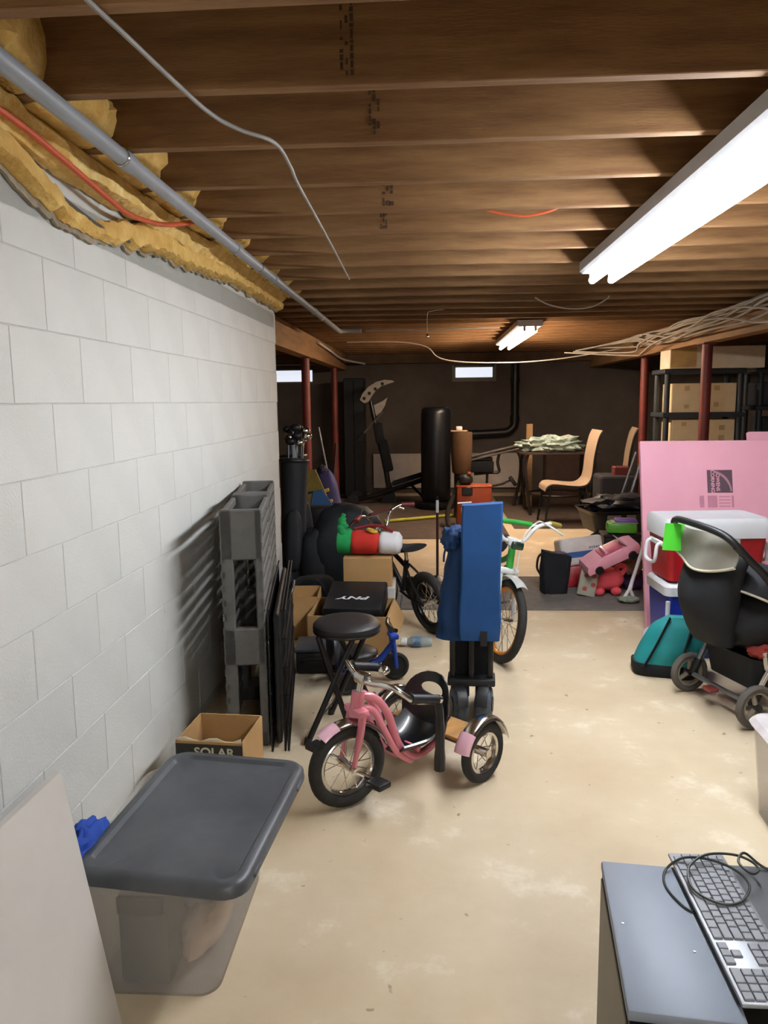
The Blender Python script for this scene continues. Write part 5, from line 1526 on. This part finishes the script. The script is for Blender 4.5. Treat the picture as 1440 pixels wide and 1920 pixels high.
# ------------------------------------------------------------------ far gym corner
t = thing('cabinet', 'tall black cabinet standing beside the second red post', 'cabinet', (-1.13, 11.45, MZ))
MB().rbox((0, 0.2, 0.9), (0.3, 0.4, 1.78), 0.01, 1).build('body', BLACK, t, smooth=False)
for x in (-0.074, 0.074):
    MB().rbox((x, -0.008, 0.9), (0.144, 0.016, 1.72), 0.004, 1).build('door', BLACK, t, smooth=False)
MB().rbox((0.09, -0.022, 0.88), (0.06, 0.012, 0.014), 0.004, 1).build('handle', CHROME, t)
t = thing('exercise_machine', 'black exercise machine with a perforated grey arc plate on top', 'exercise machine', (-0.62, 10.95, MZ))
GREYPL = mat('perforated_grey', '#a39d95', 0.6, var=0.1)
arc_o = [(-0.40 + 0.1 * 0, 1.46)]
outer = [(-0.37, 1.47), (-0.33, 1.56), (-0.25, 1.65), (-0.14, 1.715), (-0.02, 1.745), (0.09, 1.735), (0.12, 1.715)]
inner = [(0.04, 1.69), (-0.06, 1.66), (-0.14, 1.60), (-0.2, 1.52), (-0.25, 1.44), (-0.31, 1.42)]
MX = Matrix(((1, 0, 0, 0), (0, 0, -1, 0), (0, 1, 0, 0), (0, 0, 0, 1)))
MB().prism(outer + inner, 0.012, MX).build('arc_plate', GREYPL, t, smooth=False)
for (x, z) in ((-0.31, 1.49), (-0.235, 1.56), (-0.15, 1.62), (-0.05, 1.69)):
    MB().cyl((x, -0.0135, z), (x, -0.008, z), 0.024, seg=14).build('hole_plug', BLACK, t)
MB().prism([(-0.2, 1.38), (-0.05, 1.45), (0.02, 1.5), (-0.02, 1.38), (-0.12, 1.22), (-0.17, 1.25)], 0.01, MX @ Matrix.Translation((0, 0, -0.02))).build('side_plate', GREYPL, t, smooth=False)
MB().tube([(-0.22, 0.0, 1.45), (-0.16, 0, 1.15), (-0.07, 0, 0.75), (0.0, 0, 0.4), (0.03, 0, 0.06)], [0.03, 0.034, 0.04, 0.04, 0.03], 10, n=4).build('mast', BLACKMETAL, t)
MB().rbox((0, 0, 0), (0.13, 0.09, 0.3), 0.03, 2, Matrix.Translation((-0.105, -0.02, 1.0)) @ Matrix.Rotation(R(-9), 4, 'Y')).build('upper_pad', BLACKCLOTH, t)
MB().rbox((0, 0, 0), (0.13, 0.09, 0.46), 0.03, 2, Matrix.Translation((-0.01, -0.03, 0.68)) @ Matrix.Rotation(R(-12), 4, 'Y')).build('lower_pad', BLACKCLOTH, t)
MB().tube([(-0.04, -0.05, 1.3), (-0.2, -0.06, 1.14), (-0.31, -0.08, 1.01)], 0.013, 8).build('pull_bar', STEEL, t)
MB().tube([(-0.31, -0.08, 1.01), (-0.38, -0.09, 0.95)], 0.02, 8).build('bar_grip', BLACK, t)
MB().prism([(-0.09, 0), (0.15, 0), (0.06, 0.3), (0.0, 0.3)], 0.06, MX @ Matrix.Translation((0, 0, -0.03))).build('foot_plate', BLACKMETAL, t, smooth=False)
t = thing('weight_bench', 'black inclined weight bench on the brown rug', 'bench', (-0.46, 10.85, MZ))
MB().tube([(-0.62, 0, 0.05), (-0.3, 0, 0.13), (0.1, 0, 0.26), (0.48, 0, 0.38)], 0.035, 8).build('rail', BLACKMETAL, t)
MB().rbox((0, 0, 0), (0.5, 0.2, 0.06), 0.02, 2, Matrix.Translation((0.16, 0, 0.36)) @ Matrix.Rotation(R(-17), 4, 'Y')).build('pad', BLACKCLOTH, t)
MB().tube([(0.45, 0, 0.38), (0.5, 0, 0.2), (0.52, 0, 0.0)], 0.02, 8).build('leg', BLACKMETAL, t)
MB().tube([(0.18, 0.0, 0.28), (0.34, 0.1, 0.1), (0.4, 0.14, 0.0)], 0.02, 8).build('leg', BLACKMETAL, t)
MB().rbox((-0.62, 0, 0.04), (0.12, 0.5, 0.08), 0.02, 2).build('foot_bar', BLACKMETAL, t)
for y in (-0.26, 0.26):
    MB().lathe([(0.02, -0.03), (0.08, -0.03), (0.085, 0), (0.08, 0.03), (0.02, 0.03)], (-0.62, y, 0.085), (0, 1, 0), 18).build('roller', BLACK, t)
# freestanding punching bag
t = thing('punching_bag', 'tall black freestanding punching bag in the middle of the back room', 'punching bag', (0.075, 10.4, MZ))
MB().lathe([(0.02, 0.1), (0.175, 0.1), (0.195, 0.13), (0.2, 0.3), (0.2, 1.0), (0.198, 1.28), (0.185, 1.34), (0.15, 1.36), (0.02, 1.362)], seg=28).build('bag', mat('punch_vinyl', '#13161c', 0.35, var=0.08), t, angle=50)
MB().lathe([(0.02, 0.0), (0.24, 0.0), (0.26, 0.03), (0.25, 0.08), (0.14, 0.11), (0.02, 0.11)], seg=28).build('base', BLACK, t, angle=50)
# orange box, black motor, brown canister
t = thing('tool_box', 'orange tool box behind the blue wagon cover', 'box', (0.5, 8.75, MZ))
OR = mat('orange_plastic', '#9c431a', 0.5, var=0.1)
MB().rbox((0, 0.14, 0.24), (0.4, 0.28, 0.475), 0.02, 2).build('body', OR, t)
MB().rbox((-0.08, -0.005, 0.42), (0.12, 0.02, 0.1), 0.008, 1).build('latch', BLACK, t)
MB().rbox((0, 0.14, 0.47), (0.41, 0.29, 0.02), 0.008, 1).build('lid', OR, t)
t = thing('power_tool', 'black power tool with an orange switch on the orange tool box', 'tool', (0.40, 8.88, 0.49))
MB().blob((0, 0, 0.06), (0.09, 0.075, 0.06), 0.12, 3, 3, p=0.8, zmin=0.0).build('body', BLACK, t, angle=50)
MB().rbox((0.045, -0.05, 0.135), (0.05, 0.03, 0.03), 0.006, 1).build('switch', OR, t)
MB().tube([(0.04, -0.05, 0.06), (0.045, -0.05, 0.12)], 0.012, 8).build('neck', BLACK, t)
MB().tube([(-0.06, -0.02, 0.05), (-0.12, -0.05, -0.1), (-0.2, -0.1, -0.3), (-0.19, -0.15, -0.45), (-0.1, -0.2, -0.47)], 0.028, 8, n=5).build('hose', mat('dark_hose', '#3a322c', 0.7), t)
t = thing('canister', 'brown cylindrical canister with a pale cap behind the punching bag', 'canister', (0.385, 9.55, MZ))
MB().cyl((0, 0, 0), (0, 0, 0.56), 0.09, seg=16).build('stand', BLACKMETAL, t)
MB().lathe([(0.1, 0.55), (0.115, 0.57), (0.13, 0.8), (0.134, 1.0), (0.128, 1.06), (0.02, 1.065)], seg=24).build('drum', mat('brown_canvas', '#5d4228', 0.85, var=0.12), t, angle=50)
MB().rbox((-0.03, 0, 1.072), (0.21, 0.19, 0.016), 0.006, 1).build('lid', mat('tan_lid', '#a38360', 0.7), t)
MB().rbox((-0.03, 0, 1.105), (0.075, 0.075, 0.05), 0.01, 2).build('cap', WHITEP, t)
# rowing machine
BRN = mat('brown_black_metal', '#2a2220', 0.5, var=0.1)
t = thing('rowing_machine', 'black tubular rowing machine in front of the white board', 'exercise machine', (0.9, 10.6, MZ))
MB().tube([(-0.42, 0, 0.66), (0.0, 0, 0.76), (0.36, 0, 0.845)], 0.022, 8).build('rail', mat('grey_rail', '#5d5450', 0.5), t)
MB().tube([(-0.42, -0.08, 0.62), (0.0, -0.08, 0.72), (0.3, -0.08, 0.79)], 0.014, 8).build('rail', mat('grey_rail', '#5d5450', 0.5), t)
MB().rbox((-0.2, 0.0, 0.545), (0.33, 0.14, 0.16), 0.02, 2).build('seat', BLACKCLOTH, t)
MB().rbox((-0.2, 0.0, 0.65), (0.3, 0.1, 0.05), 0.015, 1).build('carriage', BLACKMETAL, t)
MB().tube([(0.05, 0, 0.75), (0.02, 0, 0.6), (0.04, 0, 0.47), (-0.08, 0, 0.46), (-0.3, 0, 0.44)], 0.02, 8, n=4).build('bracket', BRN, t)
MB().tube([(0.25, 0, 0.8), (0.33, 0, 0.65), (0.32, 0, 0.35), (0.24, 0, 0.0)], 0.022, 8, n=5).build('leg', BRN, t)
MB().tube([(0.2, 0.12, 0.79), (0.42, 0.12, 0.7), (0.42, 0.12, 0.4), (0.34, 0.12, 0.0)], 0.022, 8, n=5).build('leg', BRN, t)
MB().tube([(-0.12, 0, 0.46), (-0.13, 0, 0.25), (-0.18, 0, 0.0)], 0.018, 8, n=4).build('leg', BRN, t)
MB().tube([(-0.1, -0.05, 0.27), (0.08, -0.08, 0.31), (0.2, -0.1, 0.37)], 0.015, 8).build('foot_arm', BRN, t)
MB().rbox((0, 0, 0), (0.05, 0.1, 0.14), 0.01, 2, Matrix.Translation((0.22, -0.1, 0.35)) @ Matrix.Rotation(R(-35), 4, 'Y')).build('foot_rest', BLACK, t)

# ------------------------------------------------------------------ table, cloth, chairs
t = thing('patio_table', 'dark metal patio table carrying the crumpled cloth', 'table', (1.62, 9.95, MZ))
mb = MB()
mb.loft([rrect(-0.48, 0.48, -0.32, 0.32, 0.1, 0.765), rrect(-0.5, 0.5, -0.34, 0.34, 0.11, 0.77), rrect(-0.5, 0.5, -0.34, 0.34, 0.11, 0.79), rrect(-0.48, 0.48, -0.32, 0.32, 0.1, 0.795)])
mb.build('table_top', mat('table_brown', '#4a3a33', 0.4, var=0.1), t, angle=50)
for sx in (-1, 1):
    for sy in (-1, 1):
        MB().tube([(0.4 * sx, 0.25 * sy, 0.765), (0.43 * sx, 0.26 * sy, 0.6), (0.4 * sx, 0.26 * sy, 0.3), (0.36 * sx, 0.25 * sy, 0.0)], 0.018, 8, n=4).build('leg', BRN, t)
MB().torus((0, 0, 0.25), (0, 0, 1), 0.36, 0.012, 28, 6).build('stretcher_ring', BRN, t)
CLOTH = mat('green_print_cloth', '#ccd6cc', 0.9, col2='#6f8f88', scale=16, bump=0.3, bscale=30)
tag(MB().blob((0, 0, 0.08), (0.36, 0.24, 0.11), 0.5, 3.2, 3, seg=48, rings=24, zmin=0.0).build('crumpled_cloth', CLOTH, loc=(1.53, 9.85, 0.805)), 'crumpled green and white cloth lying on the patio table', 'cloth')
TANS = mat('tan_sling', '#b39c84', 0.6, var=0.05)
def sling_chair(label, loc, rz):
    t = thing('sling_chair', label, 'chair', loc, rz, group='tan sling chairs at the table')
    prof = smooth_path([(-0.29, 0.41), (-0.27, 0.46), (-0.2, 0.485), (0.0, 0.46), (0.12, 0.46), (0.2, 0.51), (0.235, 0.6), (0.27, 0.8), (0.31, 1.0), (0.35, 1.09)], 4)if False else smooth_path([(-0.29, 0, 0.40), (-0.275, 0, 0.455), (-0.21, 0, 0.485), (0.0, 0, 0.465), (0.12, 0, 0.465), (0.195, 0, 0.51), (0.23, 0, 0.6), (0.25, 0, 0.8), (0.29, 0, 1.0), (0.33, 0, 1.09)], 4)
    n = len(prof) - 1
    def f(u, v):
        p = prof[min(n, int(round(u * n)))]
        return (p.x, -0.25 + 0.5 * v, p.z)
    MB().sheet(f, n, 4, 0.012).build('sling', TANS, t, angle=60)
    for y in (-0.26, 0.26):
        MB().tube([(p.x, y, p.z - 0.008) for p in prof], 0.013, 8).build('side_tube', BLACKMETAL, t)
        MB().tube([(-0.23, y, 0.47), (-0.26, y, 0.3), (-0.3, y, 0.0)], 0.013, 8).build('leg', BLACKMETAL, t)
        MB().tube([(0.16, y, 0.48), (0.2, y, 0.25), (0.24, y, 0.0)], 0.013, 8).build('leg', BLACKMETAL, t)
    for z, x in ((0.462, 0.12), (0.68, 0.238)):
        MB().cyl((x + 0.012, -0.26, z - 0.012), (x + 0.012, 0.26, z - 0.012), 0.011, seg=8).build('cross_bar', BLACKMETAL, t)
    MB().cyl((-0.28, -0.26, 0.15), (-0.28, 0.26, 0.15), 0.01, seg=8).build('cross_bar', BLACKMETAL, t)
    return t
sling_chair('tan sling chair with black frame pulled up to the patio table', (1.6, 9.05, MZ), R(1))
sling_chair('tan sling chair further right next to the steel post', (2.2, 9.75, MZ), R(-7))
tag(MB().rbox((0, 0, 0.56), (0.085, 0.04, 1.12), 0.004, 1).build('timber_stud', mat('stud_wood', '#b89468', 0.8, var=0.12), loc=(1.335, 10.5, MZ), smooth=False), 'upright wooden stud standing behind the crumpled cloth', 'timber')
tag(MB().rbox((0, 0, 0.45), (0.5, 0.3, 0.9), 0.01, 1).build('wooden_cabinet', mat('dark_brown_wood', '#4a352a', 0.7, var=0.15), loc=(1.95, 11.6, 0), smooth=False), 'dark brown wooden cabinet against the back wall behind the cloth', 'cabinet')

# ------------------------------------------------------------------ shelving with boxes at the right
SHELFM = mat('resin_shelf', '#2c333a', 0.5, var=0.1)
CREAM = mat('cream_carton', '#dcc8a0', 0.75, var=0.08, scale=4)
CREAMT = mat('carton_patch', '#bda375', 0.7)
def shelf_unit(label, loc, w, levels, top):
    t = thing('shelf_unit', label, 'shelf', loc, 0, group='black resin shelves')
    for z in levels:
        MB().rbox((w / 2, 0.22, z - 0.025), (w, 0.45, 0.05), 0.008, 1).build('shelf', SHELFM, t, smooth=False)
    for x in (0.05, w - 0.05):
        for y in (0.04, 0.4):
            MB().cyl((x, y, 0), (x, y, top), 0.03, seg=12).build('upright', SHELFM, t)
    return t
shelf_unit('black resin shelf unit loaded with cream cartons behind the red post', (2.42, 8.25, 0), 0.84, (0.45, 0.94, 1.30, 1.75), 1.725)
def carton(label, loc, d, patches=()):
    t = thing('carton', label, 'box', loc, 0, group='cream cartons on the shelf')
    MB().rbox((d[0] / 2, d[1] / 2, d[2] / 2), d, 0.004, 1).build('body', CREAM, t, smooth=False)
    for (x, z, w, h) in patches:
        MB().box((x, -0.0005, z), (w, 0.001, h)).build('patch', CREAMT, t, smooth=False)
carton('cream carton on the middle shelf left of the red post', (2.53, 8.27, 1.30), (0.33, 0.38, 0.30), ((0.14, 0.25, 0.05, 0.05), (0.14, 0.06, 0.05, 0.04)))
carton('cream carton on the middle shelf right of the red post', (2.87, 8.27, 1.30), (0.3, 0.38, 0.30), ((0.1, 0.25, 0.06, 0.05), (0.1, 0.08, 0.05, 0.05)))
carton('cream carton on the lower shelf left of the red post', (2.53, 8.27, 0.94), (0.33, 0.38, 0.285), ((0.12, 0.24, 0.05, 0.04), (0.12, 0.05, 0.06, 0.04)))
carton('cream carton on the lower shelf right of the red post', (2.87, 8.27, 0.94), (0.3, 0.38, 0.285), ((0.17, 0.2, 0.06, 0.05), (0.17, 0.08, 0.06, 0.08)))
t = thing('carton', 'long pale carton on the top shelf under the right beam', 'box', (2.46, 8.2, 1.75), R(1))
MB().rbox((0.48, 0.16, 0.112), (0.96, 0.32, 0.224), 0.004, 1).build('body', mat('pale_carton', '#e0d2ba', 0.75, var=0.06), t, smooth=False)
MB().box((0.14, -0.0006, 0.11), (0.26, 0.001, 0.2)).build('printed_end', mat('printed_tan', '#a8895f', 0.7, col2='#caa65c', scale=9), t, smooth=False)
shelf_unit('empty looking black resin shelf unit at the right edge', (3.45, 8.45, 0), 0.9, (0.45, 0.94, 1.36, 1.75), 1.78)
for k, (x, z, w_, h_) in enumerate(((3.5, 1.36, 0.3, 0.25), (3.9, 1.36, 0.35, 0.28), (3.55, 0.94, 0.35, 0.3), (3.95, 0.94, 0.3, 0.26))):
    tag(MB().rbox((w_ / 2, 0.16, h_ / 2), (w_, 0.32, h_), 0.01, 1).build('dark_bin', mat('dark_bin', '#2e3138', 0.6), loc=(x, 8.5, z), smooth=False),
        ['dark bin at left on the middle level of the right edge shelf', 'dark bin at right on the middle level of the right edge shelf', 'dark bin at left on the lower level of the right edge shelf', 'dark bin at right on the lower level of the right edge shelf'][k], 'bin')
# heap behind the pink board
rnd = random.Random(21)
t = thing('garden_cart', 'black garden cart with folded grey tarp behind the toys', 'cart', (1.80, 7.35, 0), R(8))
MB().loft([rrect(-0.3, 0.3, -0.2, 0.2, 0.05, 0.22), rrect(-0.36, 0.36, -0.25, 0.25, 0.07, 0.42), rrect(-0.38, 0.38, -0.27, 0.27, 0.07, 0.43), rrect(-0.33, 0.33, -0.22, 0.22, 0.06, 0.36)]).build('tray', BLACK, t, angle=40)
for x in (-0.28, 0.28):
    w_ = MB().torus((x, -0.2, 0.12), (0, 1, 0), 0.095, 0.025, 24, 8).build('wheel', RUBBER, t)
    MB().lathe([(0.01, -0.015), (0.07, -0.012), (0.07, 0.012), (0.01, 0.015)], (x, -0.2, 0.12), (0, 1, 0), 16).build('hub', STEEL, w_)
MB().blob((0.0, 0, 0.47), (0.33, 0.2, 0.09), 0.4, 3, 6).build('tarp', mat('black_tarp', '#22222a', 0.5, var=0.2, scale=6), t, angle=60)
MB().rbox((-0.16, -0.262, 0.36), (0.13, 0.01, 0.07), 0.003, 1).build('label_plate', mat('plate_grey', '#7a736c', 0.6), t)
MB().rbox((0.0, -0.262, 0.36), (0.09, 0.01, 0.07), 0.003, 1).build('label_plate', mat('plate_grey', '#7a736c', 0.6), t)
names = ['grey garden tool handle leaning furthest left behind the cart', 'steel tube leaning behind the garden cart', 'dark wooden rake handle leaning behind the garden cart', 'grey pole leaning against the beam post beside the pink board', 'thin pale stick leaning at the edge of the pink board']
for k in range(5):
    x = 1.9 + 0.09 * k
    m_ = [STEEL, STEEL, mat('dark_handle', '#3a2e26', 0.7), mat('grey_pole', '#6d6a68', 0.6), mat('pale_stick', '#9a8a74', 0.7)][k]
    tag(MB().tube([(x - 0.12, 7.75 + 0.03 * k, 0.01), (x + 0.02, 7.8, 0.5), (x + 0.16, 7.85, 0.92 + 0.05 * (k % 2))], 0.012 + 0.004 * (k % 2), 8).build('pole', m_), names[k], 'pole', 'poles leaning behind the cart')
tag(MB().rbox((0, 0, 0.07), (0.16, 0.14, 0.14), 0.01, 1).build('red_can', mat('dull_red', '#6e2a26', 0.6, var=0.15), loc=(2.02, 8.3, 0.60), smooth=False), 'dull red can on the dark box among the leaning poles', 'can')
tag(MB().rbox((0, 0, 0.35), (0.4, 0.4, 0.6), 0.03, 2).build('dark_box', mat('charcoal_box', '#24242a', 0.7), loc=(1.98, 8.35, 0), smooth=False), 'charcoal box standing behind the leaning poles', 'box')

# pole standing by the wagon, yellow strip on the floor
t = thing('broom', 'thin dark pole with a white sleeve standing upright behind the blue wagon', 'pole', (0.055, 6.15, 0))
MB().cyl((0, 0, 0.03), (0, 0, 0.56), 0.011, seg=10).build('shaft', mat('dark_red_shaft', '#3d1b18', 0.5), t)
MB().cyl((0, 0, 0.56), (0, 0, 0.66), 0.013, seg=10).build('sleeve', WHITEP, t)
MB().cyl((0, 0, 0.66), (0, 0, 0.69), 0.009, seg=10).build('tip', BLACK, t)
MB().lathe([(0.09, 0.0), (0.1, 0.012), (0.05, 0.03), (0.012, 0.045)], seg=18).build('base', BLACK, t)
YEL = mat('yellow_plastic', '#b7b23a', 0.5)
tag(MB().tube([(-0.55, 9.1, 0.03), (-0.1, 9.35, 0.03), (0.3, 9.6, 0.03)], 0.02, 8).build('yellow_pole', YEL), 'yellow pole lying across the brown rug', 'pole')
